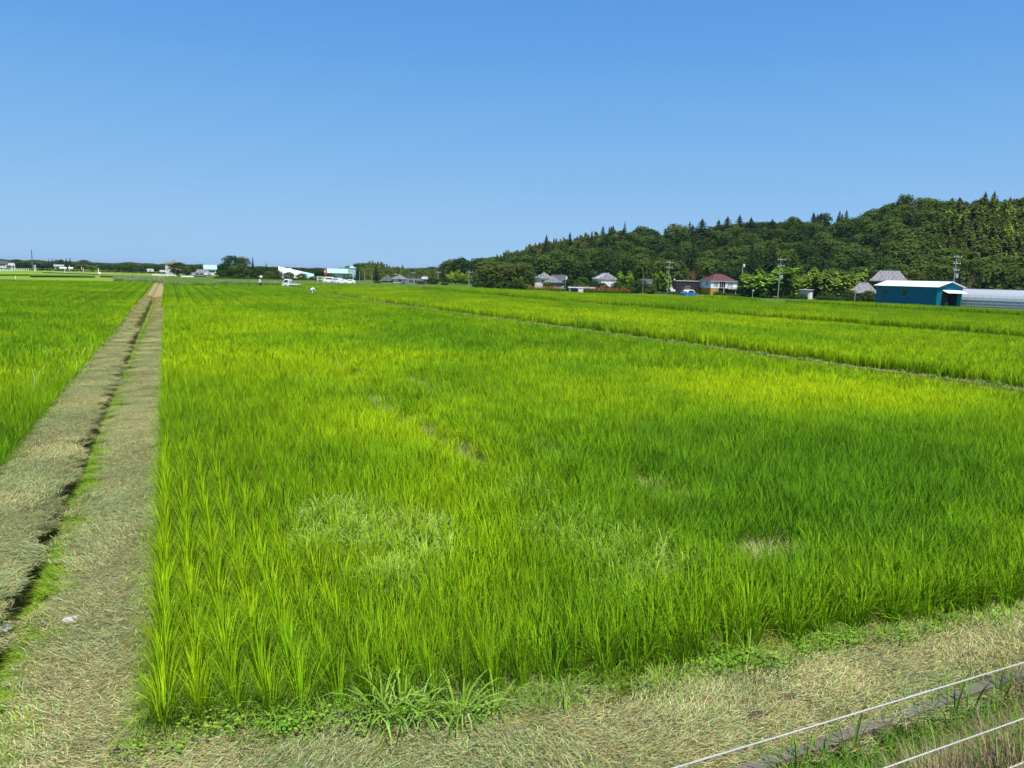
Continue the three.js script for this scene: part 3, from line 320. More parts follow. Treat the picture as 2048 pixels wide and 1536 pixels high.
{
  const b0 = skyline[0][0], b1 = skyline[skyline.length - 1][0], p = [], idx = [], NB = 160, NS = 24;
  for (let i = 0; i <= NB; i++) for (let j = 0; j <= NS; j++) { const b = lerp(b0, b1, i / NB), s = 1.5 * j / NS, d = table(feet, b) + DEPTH * s; p.push(Math.sin(b) * d, hillGround(b, s), -Math.cos(b) * d); }
  for (let i = 0; i < NB; i++) for (let j = 0; j < NS; j++) { const a = i * (NS + 1) + j, c = a + NS + 1; idx.push(a, c, a + 1, a + 1, c, c + 1); }
  const g = new THREE.BufferGeometry(); g.setAttribute('position', new THREE.Float32BufferAttribute(p, 3)); g.setIndex(idx); g.computeVertexNormals();
  const o = shade(new THREE.Mesh(g, earth(.03, .04, .015))); o.name = 'hill'; scene.add(tag(o, 0, 0, 0, 'structure'));
  const r = rng(61), list = [];
  for (let b = bear(900); b < bear(2300); ) { const d0 = table(feet, b), step = 5.6 / d0; for (let s = .0; s < 1.04; s += .052) { const B = b + step * .8 * (r() - .5), S = s + .045 * (r() - .5), d = table(feet, B) + DEPTH * S, n = fbm(B * 22 + 4, S * 3.2), m = fbm(B * 40, S * 5 + 30); const u = (B - bear(900)) / (bear(2048) - bear(900)); let kind = n > (u < .16 || u > .84 ? 2 : .60) ? 'cedar' : 'broad', v = Math.floor(r() * 2) + (r() < .25 ? 2 : 0);
      const bamboo = Math.max(smooth(.06, .12, u) * smooth(.34, .24, u) * smooth(.45, .75, S), smooth(.84, .92, u) * smooth(1.0, .7, S) * smooth(.1, .25, S) * .95); if (bamboo * (.4 + m) > .42) { kind = 'bamboo'; v = r() < .12 ? 1 : 2 + Math.floor(r() * 2); }
      if (kind === 'broad' && u > .8) v = r() < .5 ? 2 : 1;
      const h = Math.min(S > .7 ? (kind === 'cedar' ? 12 : 9.8) : 20, (kind === 'cedar' ? 12.5 : kind === 'bamboo' ? 9.5 : 9.6) * (.8 + .4 * r())), w = (kind === 'cedar' ? 7.4 : kind === 'bamboo' ? 7 : 8.6) * (.8 + .45 * r()); list.push({ kind, v, x: Math.sin(B) * d, y: hillGround(B, S) - .4, z: -Math.cos(B) * d, h, w, d, s: S, t: r() * 6.28, vis: S < .55 || S > .86, in: u > -.02 && u < 1.02 }); } b += step; }
  list.sort((a, b) => (b.in && b.vis ? b.h / b.d : 0) - (a.in && a.vis ? a.h / a.d : 0));
  const marks = [[1065, 'the dense tree clump'], [1170, 'the pale tiled gables'], [1270, 'the lone tiled house'], [1395, 'the black building'], [1485, 'the red roofed house'], [1590, 'the light green tree'], [1730, 'the small white shed'], [1915, 'the blue shed'], [9999, 'the greenhouse']];
  list.slice(0, 290).forEach((t) => { const px = (new THREE.Vector3(t.x, t.y + t.h / 2, t.z).project(camera).x + 1) * 1024, m = marks.find(([a]) => px < a)[1], w = t.s < .3 ? 'at the foot of' : t.s < .6 ? 'low on' : t.s < .84 ? 'high on' : 'on the crest of', k = { broad: ['dark rounded broadleaf tree', 'broadleaf trees'], cedar: ['pointed cedar', 'cedars'], bamboo: ['feathery bamboo clump', 'bamboo clumps'] }[t.kind]; tree(t.kind, t.v, t.x, t.y, t.z, t.h, t.w, `${k[0]} ${w} the wooded hill above ${m}`, `${k[1]} ${w} the hill above ${m}`, t.t); });
  const root = thing('hill_wood', 'mass of smaller trees covering the hill on the right', 'wood'); root.userData.kind = 'stuff';
  for (const kind of ['broad', 'cedar', 'bamboo']) { const K = KIND[kind]; scatter(root, 'foliage', K.crowns, M.leaf, list.slice(290).filter((t) => t.kind === kind).map((t) => [t.v % K.crowns.length, t.x, t.y, t.z, t.t, t.w / (2 * K.r), t.h / K.h, 0, 0, 1, 1, 1])); }
}
[['cedar', 1545, 437, 26, 285, 'tall pointed cedar on the skyline right of the hill saddle'], ['cedar', 1405, 436, 30, 285, 'broad pointed cedar on the skyline above the white house'], ['cedar', 1456, 431, 26, 290, 'left of the paired cedars on the skyline above the red roof'], ['cedar', 1480, 428, 24, 292, 'right of the paired cedars on the skyline above the red roof'], ['cedar', 1972, 382, 26, 285, 'left of the twin pointed cedars at the hilltop on the right'], ['cedar', 1990, 381, 26, 286, 'right of the twin pointed cedars at the hilltop on the right'], ['broad', 1813, 384, 46, 288, 'rounded dark tree crowning the highest hump of the hill'], ['broad', 1355, 444, 60, 285, 'wide round tree on the skyline left of the broad cedar'], ['broad', 1285, 448, 44, 286, 'round tree on the skyline over the hamlet roofs'], ['broad', 1588, 429, 40, 286, 'ragged flat-topped tree on the skyline at the saddle'], ['broad', 1650, 421, 34, 288, 'dark peaked tree on the skyline before the hill steepens'], ['broad', 2024, 398, 50, 286, 'dark round tree at the hilltop near the right edge'], ['cedar', 1438, 438, 22, 287, 'small cedar between the broad cedar and the paired cedars'], ['cedar', 1503, 433, 22, 291, 'cedar right of the paired cedars, a little lower'], ['cedar', 1386, 448, 20, 286, 'low cedar tip just left of the broad cedar on the skyline'], ['cedar', 1636, 427, 20, 288, 'cedar tip left of the dark peaked tree on the skyline'], ['bamboo', 1214, 461, 60, 288, 'yellowish bamboo plume on the skyline of the left slope']].forEach(([k, px, top, w, d, label]) => { const p = at(px, top, d), b = Math.atan2(p.x, -p.z), y = hillGround(b, .9) - 3; tree(k, k === 'bamboo' ? 2 : px % 3, p.x, y, p.z, p.y - y, w * (k === 'cedar' ? 3.1 : 1.15) * mPerPx(px, d), label, 0, px); });

// ---------------------------------------------------------------- trees and shrubs below the hill
const hedge = (kind, x0, x1, top, dist, step, wpx, label, group) => { const r = rng(x0 + 7); for (let x = x0; x <= x1; x += step) treeAt(kind, Math.floor(r() * 3), x + step * .4 * (r() - .5), top + 4 * (r() - .5), wpx * (.85 + .3 * r()), dist + 3 * (r() - .5), label, group); };
[['broad', 2, 980, 528, 72, 186, 'leftmost bulky olive tree of the dense clump beside the paddies'], ['broad', 2, 1012, 521, 78, 184, 'tall middle tree of the dense clump beside the paddies'], ['broad', 2, 1044, 522, 68, 183, 'right tree of the dense olive clump beside the orange flowers'], ['bush', 1, 968, 546, 50, 182, 'dark bush at the left foot of the dense tree clump'], ['bush', 1, 1004, 544, 60, 181, 'dark bush at the middle foot of the dense tree clump'], ['bush', 0, 1042, 546, 54, 180, 'dark bush at the right foot of the dense tree clump'],
  ['pale', 0, 1534, 530, 120, 178, 'large light green tree between two utility poles'], ['pale', 1, 1568, 546, 74, 182, 'low light green tree right of the tall utility pole'], ['bush', 1, 1530, 566, 44, 174, 'dark shrub under the large light green tree'], ['pale', 1, 1256, 541, 50, 190, 'feathery yellow green tree right of the second tiled house'], ['pale', 0, 1326, 542, 46, 190, 'yellow green tree left of the black building'], ['broad', 1, 1285, 556, 26, 186, 'small dark tree in front of the brown house'],
  ['broad', 0, 1205, 563, 30, 176, 'dark garden tree in front of the second tiled house'], ['broad', 1, 1255, 568, 40, 174, 'low green tree beside the feathery yellow one'], ['broad', 2, 1096, 562, 26, 178, 'small garden tree before the pale tiled gables'], ['bush', 2, 1160, 560, 60, 184, 'broad hedge bush behind the low white shed'], ['bamboo', 0, 1635, 533, 84, 192, 'left clump of bright bamboo behind the small white shed'], ['bamboo', 1, 1665, 538, 78, 188, 'middle clump of bright bamboo behind the small white shed'], ['bamboo', 0, 1700, 540, 75, 190, 'right clump of bright bamboo beside the grey tiled house'], ['bamboo', 0, 1745, 530, 64, 200, 'yellow bamboo rising behind the grey tiled house roof'], ['bamboo', 1, 1612, 548, 61, 190, 'small bamboo clump above the clipped hedge'],
  ['broad', 1, 1700, 577, 36, 176, 'garden tree under the lower tiled roof'], ['broad', 2, 1738, 578, 34, 172, 'garden tree beside the blue shed'], ['bush', 0, 1655, 576, 40, 176, 'dark shrub right of the small white shed'], ['bush', 0, 1439, 577, 26, 170, 'green shrub before the doorway of the white house'],
  ['broad', 0, 1140, 555, 32, 190, 'garden tree behind the left end of the low white shed'], ['broad', 1, 1165, 551, 36, 192, 'garden tree behind the middle of the low white shed'], ['broad', 0, 1187, 558, 28, 190, 'dark garden tree left of the lone pale tiled house'], ['broad', 1, 1236, 561, 32, 176, 'garden tree at the right wall of the lone pale tiled house'], ['broad', 0, 1274, 561, 28, 180, 'dark tree left of the brown house'], ['broad', 2, 1303, 567, 26, 178, 'low tree right of the brown house'], ['broad', 0, 1345, 558, 24, 194, 'dark tree behind the low pale roofed shed'], ['broad', 1, 1590, 552, 40, 186, 'mid green tree between the light green tree and the small white shed'],
  ['broad', 1, 2035, 545, 70, 200, 'green tree behind the right end of the greenhouse']].forEach(([k, v, px, top, w, d, label]) => treeAt(k, v, px, top, w, d, label));
hedge('bush', 1078, 1134, 574, 182, 14, 24, 'clipped shrub of the long hedge above the orange flowers', 'shrubs of the hedge by the orange flowers');
hedge('bush', 1340, 1368, 580, 180, 12, 20, 'shrub of the low hedge left of the blue car', 'shrubs beside the blue car');
hedge('bush', 1450, 1532, 584, 176, 13, 24, 'clipped shrub of the dark hedge right of the white house', 'hedge shrubs by the white house');
hedge('bush', 1566, 1616, 584, 174, 13, 26, 'clipped shrub of the dark hedge between the utility pole and the small white shed', 'hedge shrubs by the pole');
hedge('bush', 1640, 1750, 588, 172, 15, 28, 'dark shrub of the row below the grey tiled house', 'shrubs below the tiled house');
hedge('bush', 1220, 1320, 582, 184, 16, 28, 'low shrub along the lane in front of the hamlet', 'shrubs along the hamlet lane');
hedge('bush', 1800, 2040, 546, 190, 24, 52, 'olive shrub in the thicket above the greenhouse', 'thicket above the greenhouse');
{ // things of grass height that nobody could count
  const r = rng(71), reeds = [1, 2].map((s) => tuft(s * 83, 40, 4.2, .09, .08, .3, .9, [[.34, .28, .17], [.28, .25, .14], [.22, .24, .10]], 3)), flowers = [1, 2].map((s) => { const q = rng(s * 91), o = { p: [], c: [] }; for (let i = 0; i < 90; i++) blade(o, q, 1.2 * (q() - .5), .8 * (q() - .5), .6 + .5 * q(), .05, .2 * q(), q() * 6.28, .5, [.10, .18, .03], 2); for (let i = 0; i < 34; i++) leafQuad(o, [1.3 * (q() - .5), .6 + .55 * q(), .8 * (q() - .5)], [q() - .5, .4, q() - .5], .1, .1, q() * 6, [.70, .22, .04]); return bladeGeo(o); });
  const A = [], B = [], C = []; for (let px = 1822; px < 2010; px += 1.6) { const d = 186 + 8 * r(), p = at(px, 580, d); A.push([Math.floor(r() * 2), p.x, 0, p.z, r() * 6, .8 + .4 * r(), (px > 1930 && px < 1990 ? 1.45 : 1.1) * (.8 + .4 * r()), 0, 0, 1, 1, 1]); }
  for (let px = 1345; px < 1412; px += 1.5) { const p = at(px, 560, 214 + 6 * r()); A.push([Math.floor(r() * 2), p.x, .5, p.z, r() * 6, 1.1, 1.25 + .4 * r(), 0, 0, 1.25, .95, .75]); }
  const ro = thing('dry_reeds', 'tan dry reeds behind the greenhouse and the black building', 'reeds'); ro.userData.kind = 'stuff'; scatter(ro, 'reed', reeds, M.leaf, A);
  for (const [a, b] of [[1060, 1122], [1172, 1226], [1228, 1262]]) for (let px = a; px < b; px += 3.4) { const p = at(px, 585, 170 + 3 * r()); B.push([Math.floor(r() * 2), p.x, 0, p.z, r() * 6, 1, 1.15 + .4 * r(), 0, 0, 1, 1, 1]); }
  const fl = thing('orange_flowers', 'band of orange flowers along the lane by the low white shed', 'flowers'); fl.userData.kind = 'stuff'; scatter(fl, 'flower', flowers, M.leaf, B);
  const lush = [1, 2].map((s) => tuft(s * 97, 60, .7, .05, .5, 1.1, .5, [G1, G2, [.08, .18, .03], PALE], 3));
  farEdge.slice(1).forEach(([x, z], i, a) => { if (!i) return; const [x0, z0] = a[i - 1], L = Math.hypot(x - x0, z - z0); for (let s = 0; s < L; s += .35) { const t = s / L, k = 1.006 + .05 * r(), v = .6 + .5 * r(); C.push([Math.floor(r() * 2), lerp(x0, x, t) * k, .1, lerp(z0, z, t) * k, r() * 6, 1, 1.0 + .8 * r(), 0, 0, v, v, v]); } });
  bankX.forEach((f, k) => { for (let z = -14; z > [-160, -145, -110][k]; z -= .35) { const x = f(z) - 1.4 - .5 * k + .7 * (r() - .5), v = k ? .6 : 1; if (seen(x, z)) C.push([Math.floor(r() * 2), x, k ? .2 : .36, z, r() * 6, .4, .28 + .3 * r() * r(), 0, 0, 1.3 * v, 1.15 * v, 1.4 * v]); } });
  const lu = thing('bank_grass', 'rough grass along the field banks and the far lane', 'grass'); lu.userData.kind = 'stuff'; scatter(lu, 'grass', lush, M.leaf, C);
}

// ---------------------------------------------------------------- buildings
const R90 = Math.PI / 2;
// hip or gable roof over a w (x) by d (z) plan, eaves at y, ridge h above them along x; gable = share of the ridge length lost at each end
function roofGeo(w, d, y, h, inset, over = .5, thick = .14) { const X = w / 2 + over, Z = d / 2 + over, rx = X - inset, e = y - h * over / (d / 2); const top = [[-X, e, -Z], [X, e, -Z], [X, e, Z], [-X, e, Z], [-rx, y + h, 0], [rx, y + h, 0]], bot = top.map(([a, b, c]) => [a, b - thick, c]); return polyGeo([...top, ...bot], [[3, 2, 5, 4], [1, 0, 4, 5], [0, 3, 4], [2, 1, 5], [6, 9, 10], [9, 8, 11, 10].slice(0, 3), [6, 7, 8, 9], [0, 1, 7, 6], [1, 2, 8, 7], [2, 3, 9, 8], [3, 0, 6, 9]]); }
const gableWall = (d, y, h, x) => polyGeo([[x, y, -d / 2], [x, y, d / 2], [x, y + h, 0]], [[0, 1, 2]]);
function windowOn(parent, w, h, x, y, z, face = 'z', panes = 2, g = M.glass, fm = M.frame) { // a framed window on the wall plane; its panes are sub-parts
  const turn = face === 'z' ? 0 : face === '-z' ? Math.PI : face === 'x' ? R90 : -R90, f = .06, G = new THREE.Group();
  const put = (q) => q.rotateY(turn).translate(x, y, z); const o = part('window', [bx(w, f, .1, 0, h / 2 - f / 2), bx(w, f, .1, 0, -h / 2 + f / 2), bx(f, h - 2 * f, .1, -w / 2 + f / 2), bx(f, h - 2 * f, .1, w / 2 - f / 2), ...[...Array(panes - 1)].map((_, i) => bx(.05, h - 2 * f, .09, -w / 2 + w * (i + 1) / panes))].map(put), fm, parent);
  for (let i = 0; i < panes; i++) part('pane', put(bx(w / panes - .07, h - 2 * f, .03, -w / 2 + w * (i + .5) / panes)), g, o); return o;
}
{ // blue shed: origin at the near left corner, x to the right along the gable, -z along the long wall
  const c = ground(1871, 616), o = thing('blue_shed', 'blue metal shed with white roof and open front beside the greenhouse', 'shed', [c.x, 0, c.z], -.2), D = Math.hypot(c.x, c.z), eave = topOf(1868, 573, D), ridge = topOf(1900, 563.5, D + 1), W = 5.6, L = 15.4, t = .12;
  part('wall', [bx(t, eave, L, t / 2, eave / 2, -L / 2), bx(t, eave, L, W - t / 2, eave / 2, -L / 2), bx(W - 2 * t, eave, t, W / 2, eave / 2, -L + t / 2), bx(1.05, eave, t, .52 + t, eave / 2, -t / 2), bx(.95, eave, t, W - .47 - t, eave / 2, -t / 2), bx(W - 2.0 - 2 * t, eave - 2.75, t, W / 2 + .05, 2.75 + (eave - 2.75) / 2, -t / 2), polyGeo([[0, eave, 0], [W, eave, 0], [W / 2, ridge - .06, 0], [0, eave, -t], [W, eave, -t], [W / 2, ridge - .06, -t]], [[0, 1, 2], [4, 3, 5]])], M.blue, o);
  const rw = W / 2 + .35, sl = Math.atan2(ridge - eave, W / 2), len = rw / Math.cos(sl);
  for (const s of [-1, 1]) part('roof', new THREE.BoxGeometry(len, .07, L + .9).translate(len / 2, 0, 0).rotateZ(s > 0 ? -sl : -(Math.PI - sl)).translate(W / 2, ridge + (s > 0 ? 0 : 0), -L / 2), M.tin, o);
  part('ridge_cap', bx(.3, .06, L + .9, W / 2, ridge + .05, -L / 2), M.tin, o);
  part('awning', [new THREE.BoxGeometry(4.4, .05, 1.5).rotateX(.34).translate(W / 2 + .45, 3.0, .7)], M.tin, o);
  part('floor_slab', bx(W - .3, .05, L - .3, W / 2, .03, -L / 2), M.concrete, o);
  for (const [a, b, z] of [[1, 1.55, -2.3], [0, 0, 0]]) if (a) part('stored_crate', [bx(.7, 1.0, .6, 3.6, .55, -1.6)], M.grey, o), part('red_machine', [bx(.35, 1.15, .7, 1.35, .62, -1.0), cyl(.25, .25, .16, 1.35, .06, -1.0)], mat(.30, .04, .03, .5), o), part('sack', [bx(.6, .5, .5, 2.4, .3, -2.0)], M.wood, o);
  for (const z of [-12.8, -7.8]) { const w = part('window', [bx(.06, 1.35, .09, -.01, 0, -.5), bx(.06, 1.35, .09, -.01, 0, .5), bx(.06, .09, .91, -.01, .63, 0), bx(.06, .09, .91, -.01, -.63, 0), bx(.05, .05, .91, -.01, 0, 0), bx(.05, 1.17, .05, -.02, 0, 0)].map((g) => g.translate(-.02, 2.5, z)), M.darkPole, o); part('pane', bx(.03, 1.17, .91, -.015, 2.5, z), M.glass, w); }
}
{ // vinyl greenhouse
  const a = ground(1921, 616.5), o = thing('greenhouse', 'long vinyl tunnel greenhouse right of the blue shed', 'greenhouse', [a.x - 1.6, 0, a.z - 6], .3), W = 6, L = 36, N = 30, hh = topOf(1960, 579, 154), side = 1.6;
  const arc = (k) => { const u = k / 12, an = Math.PI * u; return [W / 2 - W / 2 * Math.cos(an), side + (hh - side) * Math.sin(an)]; };
  const pv = [], pf = []; for (let j = 0; j <= 1; j++) for (let k = 0; k <= 12; k++) { const [x, y] = arc(k); pv.push([x, y, j * L]); } for (let k = 0; k < 12; k++) pf.push([k, k + 1, k + 14, k + 13]);
  part('roof_film', polyGeo(pv, pf), M.vinyl, o);
  part('side_film', [bx(.02, side - .5, L, 0, .5 + (side - .5) / 2, L / 2), bx(.02, side - .5, L, W, .5 + (side - .5) / 2, L / 2)], new THREE.MeshPhysicalMaterial({ color: rgb(.62, .65, .68), roughness: .4, transmission: .5, thickness: 0, side: THREE.DoubleSide }), o);
  part('end_film', polyGeo([[0, 0, 0], [W, 0, 0], ...[...Array(13)].map((_, k) => [...arc(12 - k), 0])], [[...Array(15).keys()]]), M.vinyl, o);
  part('skirt', [bx(.05, .48, L, -.02, .24, L / 2), bx(.05, .48, L, W + .02, .24, L / 2)], M.grey, o);
  for (let i = 0; i <= N; i++) { const z = L * i / N, pts = [new THREE.Vector3(-.03, 0, z)]; for (let k = 0; k <= 12; k++) { const [x, y] = arc(k); pts.push(new THREE.Vector3(x + (x - W / 2) * .012, y + .03, z)); } pts.push(new THREE.Vector3(W + .03, 0, z)); part('hoop', new THREE.TubeGeometry(new THREE.CatmullRomCurve3(pts), 26, .032, 5), M.steel, o); }
  for (const y of [side, 1.05, .5]) part('rail', bx(.05, .05, L, -.045, y, L / 2), M.steel, o);
  part('ridge_rail', bx(.05, .05, L, W / 2, hh + .05, L / 2), M.steel, o);
  const s = mat(.12, .16, .10, .9); part('crop_bed', [bx(W - 1, .5, L - 1, W / 2, .25, L / 2)], s, o);
}
{ // white and ochre house with the red hipped roof; origin at its near corner
  const D = 186, c = at(1421, 580, D), eave = topOf(1421, 561, D), ridge = topOf(1436, 548, D + 5), o = thing('white_house', 'two-storey white house with red hipped roof and ochre lower wall', 'house', [c.x, 0, c.z], -.35), W = 6.7, L = 8.6, mid = topOf(1421, 576, D), UH = eave - mid;
  part('wall', [bx(W, UH, L, W / 2, mid + UH / 2, -L / 2)], M.paint, o); part('lower_wall', [bx(2.0, mid, L - .04, 1.02, mid / 2, -L / 2)], M.ochre, o, 'ochre yellow lower wall'); part('recess_wall', bx(W - 2.4, mid, L - 2.2, W / 2 + 1.0, mid / 2, -L / 2 - .9), M.wood, o); part('balcony', [bx(2.4, .5, .5, W - 1.3, mid + .1, .26), bx(.14, mid, .14, W - .3, mid / 2, .1), bx(.14, mid, .14, W / 2, mid / 2, .1)], M.cream, o);
  part('roof', roofGeo(W, L, eave, ridge - eave, W / 2 + .22 - .9, .22).translate(W / 2, 0, -L / 2), M.redRoof, o); part('fascia', [bx(W + .46, .12, .04, W / 2, eave - .14, .25), bx(.04, .12, L + .44, -.25, eave - .14, -L / 2)], M.cream, o);
  windowOn(o, 1.1, .8, 1.3, eave - .85, .03, 'z', 2, M.paleGlass); windowOn(o, 1.6, 1.5, 2.95, eave - .95, .03, 'z', 3, M.glass, M.paint); windowOn(o, 1.5, .75, 5.0, eave - .9, .03, 'z', 2, M.paleGlass); windowOn(o, 1.6, .85, -.03, eave - .9, -L * .3, '-x', 2, M.paleGlass); windowOn(o, .9, .7, 1.2, mid - .9, .05, 'z', 1, M.paleGlass);
}
{ const D = 190, a = at(1351, 580, D), b = at(1395, 580, D + 2), h = topOf(1372, 562.5, D), w = Math.hypot(a.x - b.x, a.z - b.z), o = thing('black_building', 'flat-roofed black clad building left of the white house', 'building', [a.x, 0, a.z], -Math.atan2(b.z - a.z, b.x - a.x)); part('wall', bx(w, h, 5, w / 2, h / 2, -2.5), M.black, o); part('roof', bx(w + .3, .16, 5.3, w / 2, h + .08, -2.5), M.cream, o); windowOn(o, 1.2, .7, w * .55, 1.9, .03, 'z', 2); part('door', bx(.9, 2, .08, w * .35, 1, .03), M.wood, o); }
function farHouse(name, label, px0, px1, yEave, yRidge, dist, depth, roofM, wallM, { turn = 0, hip = .001, over = .5, windows = 2, base = 0 } = {}) {
  const a = at(px0, yEave, dist), b = at(px1, yEave, dist), w = Math.hypot(a.x - b.x, a.z - b.z), eave = a.y * .5 + b.y * .5, ridge = topOf((px0 + px1) / 2, yRidge, dist + depth / 2), h = Math.max(.3, ridge - eave); const o = thing(name, label, /shed|garage|canopy/.test(name) ? 'shed' : /hall|plant|gym/.test(name) ? 'building' : 'house', [a.x, base, a.z], -Math.atan2(b.z - a.z, b.x - a.x) + turn);
  part('wall', [bx(w, eave - base, depth, w / 2, (eave - base) / 2, -depth / 2), ...(hip < 1 ? [gableWall(depth, eave - base, h - .1, 0), gableWall(depth, eave - base, h - .1, w)].map((g) => g.translate(0, 0, -depth / 2)) : [])], wallM, o);
  part('roof', roofGeo(w, depth, eave - base, h, hip, over).translate(w / 2, 0, -depth / 2), roofM, o); part('ridge', bx(Math.max(.4, w - 2 * hip + 1), .16, .3, w / 2, eave - base + h + .06, -depth / 2), roofM, o);
  for (let i = 0; i < windows; i++) windowOn(o, Math.min(1.6, w / (windows + 1)), 1, w * (i + 1) / (windows + 1), Math.max(.9, eave - base - 1.3), .04); return Object.assign(o.userData, { w, eave, h }), o;
}
function clearExtra(o) { delete o.userData.w; delete o.userData.eave; delete o.userData.h; return o; }
function gableFront(name, label, px0, px1, yEave, yRidge, dist, depth, roofM, wallM, o2 = {}) { // ridge runs away from the camera
  const a = at(px0, yEave, dist), b = at(px1, yEave, dist), w = Math.hypot(a.x - b.x, a.z - b.z), eave = (a.y + b.y) / 2, ridge = topOf((px0 + px1) / 2, yRidge, dist), h = ridge - eave; const o = thing(name, label, o2.cat || 'house', [a.x, 0, a.z], -Math.atan2(b.z - a.z, b.x - a.x) + (o2.turn || 0));
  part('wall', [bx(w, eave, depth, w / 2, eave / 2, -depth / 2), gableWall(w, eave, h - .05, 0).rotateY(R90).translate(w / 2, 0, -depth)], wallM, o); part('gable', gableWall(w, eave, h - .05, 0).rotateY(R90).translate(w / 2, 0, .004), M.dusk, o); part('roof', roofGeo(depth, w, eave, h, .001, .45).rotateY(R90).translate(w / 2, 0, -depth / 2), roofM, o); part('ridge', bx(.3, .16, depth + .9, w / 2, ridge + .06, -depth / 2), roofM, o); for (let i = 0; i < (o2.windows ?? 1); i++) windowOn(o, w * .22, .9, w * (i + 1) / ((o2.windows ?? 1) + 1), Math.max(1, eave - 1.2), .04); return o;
}
// the tiled houses of the hamlet
clearExtra(farHouse('tiled_house', 'weathered grey tiled two-storey house behind the blue shed', 1748, 1808, 557, 541, 182, 6, M.tiles, M.wood, { hip: 1.9, over: .9, windows: 2 }));
clearExtra(farHouse('tiled_house', 'low grey tiled wing left of the blue shed', 1702, 1752, 582, 565, 178, 5, M.tiles, M.wood, { hip: 2.2, over: .6, windows: 1 }));
gableFront('tiled_house', 'pale tiled house with white gable, left of the hamlet', 1070, 1106, 554, 545, 198, 9, M.paleTiles, M.white);
gableFront('tiled_house', 'lower pale tiled gable in front of the leftmost hamlet house', 1090, 1122, 562, 553, 192, 6, M.paleTiles, M.grey);
clearExtra(farHouse('tiled_house', 'dark tiled house behind the pale gables of the hamlet', 1106, 1130, 560, 550, 202, 6, M.darkTiles, M.white));
gableFront('tiled_house', 'pale tiled house standing alone right of the low white shed', 1198, 1234, 556, 546, 196, 8, M.paleTiles, M.white, { turn: .25 });
clearExtra(farHouse('tiled_house', 'white walled lower storey of the lone pale tiled house', 1206, 1236, 571, 563, 190, 4, M.paleTiles, M.white));
clearExtra(farHouse('brown_house', 'brown walled house with dark roof between yellow green trees', 1284, 1312, 566, 558, 196, 5, M.darkTiles, M.wood));
clearExtra(farHouse('pale_shed', 'low pale roofed shed left of the black building', 1324, 1347, 580, 572, 190, 4, M.paleTiles, M.white, { windows: 0 }));
{ const D = 178, a = at(1617, 590, D), h = topOf(1625, 581, D), o = thing('white_shed', 'small white storage shed in front of the bright bamboo', 'shed', [a.x, 0, a.z], .3), w = 2.1; part('wall', bx(w, h, 2.2, w / 2, h / 2, -1.1), M.white, o); part('roof', new THREE.BoxGeometry(w + .4, .1, 2.7).rotateZ(.05).translate(w / 2, h + .1, -1.1), M.grey, o); part('door', bx(.9, 1.8, .06, w * .55, .95, .02), M.paint, o); }
{ const D = 174, a = at(1139, 585, D), h = topOf(1160, 576, D), m = mPerPx(1160, D), w = 52 * m, o = thing('low_shed', 'low white walled lean-to shed by the orange flowers', 'shed', [a.x, 0, a.z], -.45); part('roof', [new THREE.BoxGeometry(w + .5, .09, 3.4).rotateX(.06).translate(w / 2, h + .05, -1.6)], M.paleTiles, o); part('wall', [bx(w * .2, h, .12, w * .43, h / 2, 0), bx(.12, h, 3, .1, h / 2, -1.5), bx(.3, h, 3, w - .2, h / 2, -1.5), bx(w, h, .12, w / 2, h / 2, -3)], M.white, o); part('post', [cyl(.06, .06, h, w * .72, 0, 0)], M.wood, o); }

// ---------------------------------------------------------------- poles, posts and signs
function utilityPole(px, top, dist, label, { arms = 1, transformer = false, lamp = false, mirror = false, r = .12, m = M.pole } = {}) {
  const p = at(px, top, dist), h = p.y, o = thing('utility_pole', label, 'utility pole', [p.x, 0, p.z], -.35); part('pole', cyl(r, r * .62, h + .3, 0, -.3, 0, 8), m, o);
  for (let k = 0; k < arms; k++) { const y = h - .5 - k * 1.3; part('crossarm', bx(1.8 - .3 * k, .1, .1, .15, y, .16), M.steel, o); for (const x of [-.6, .15, .9]) part('insulator', cyl(.055, .04, .22, x * (1 - .15 * k), y + .05, .16, 6), M.paint, o); }
  if (transformer) part('transformer', [cyl(.28, .28, .85, .42, h - 4.6, .1, 10), bx(.5, .1, .12, .2, h - 4.3, .1)], M.steel, o); if (lamp) part('lamp', [bx(.5, .1, .1, .3, h - .2, .1), bx(.3, .5, .22, .25, h - .55, .15)], M.paint, o); if (mirror) part('lamp', [bx(.35, .25, .2, .3, h * .55, .15)], M.paint, o); return o;
}
utilityPole(1562, 515, 170, 'tallest utility pole with transformer, right of the light green tree', { arms: 2, transformer: true, mirror: true });
utilityPole(1339, 521, 185, 'utility pole in front of the yellow green tree left of the black building', { arms: 2 });
utilityPole(1914, 509, 170, 'utility pole with ladder of arms rising behind the blue shed', { arms: 3, transformer: true });
utilityPole(1486, 527, 180, 'grey pole with a white lamp right of the white house', { arms: 0, lamp: true, r: .13 });
utilityPole(1435, 560, 174, 'thin dark pole in front of the white house', { arms: 0, r: .06, m: M.darkPole });
utilityPole(1713, 562, 166, 'thin leaning pole left of the tiled wing', { arms: 0, r: .08 });
utilityPole(1072, 532, 215, 'utility pole behind the leftmost pale gable of the hamlet', { arms: 1 });
utilityPole(1150, 531, 215, 'utility pole between the two tiled houses', { arms: 2 });
utilityPole(1230, 530, 215, 'utility pole behind the lone pale tiled house', { arms: 1 });
utilityPole(1131, 552, 180, 'short pole with a white lamp before the dark tiled house', { arms: 0, lamp: true, r: .07 });
utilityPole(1287, 549, 182, 'slim pole in front of the brown house', { arms: 0, r: .07 });
{ const p = at(938, 541, 205), o = utilityPole(938, 541, 205, 'pale pole with a stay wire left of the dense tree clump', { arms: 1, r: .11 }); part('stay_wire', rod([.1, p.y * .7, 0], [2.4, 0, 0], .035), M.steel, o); }
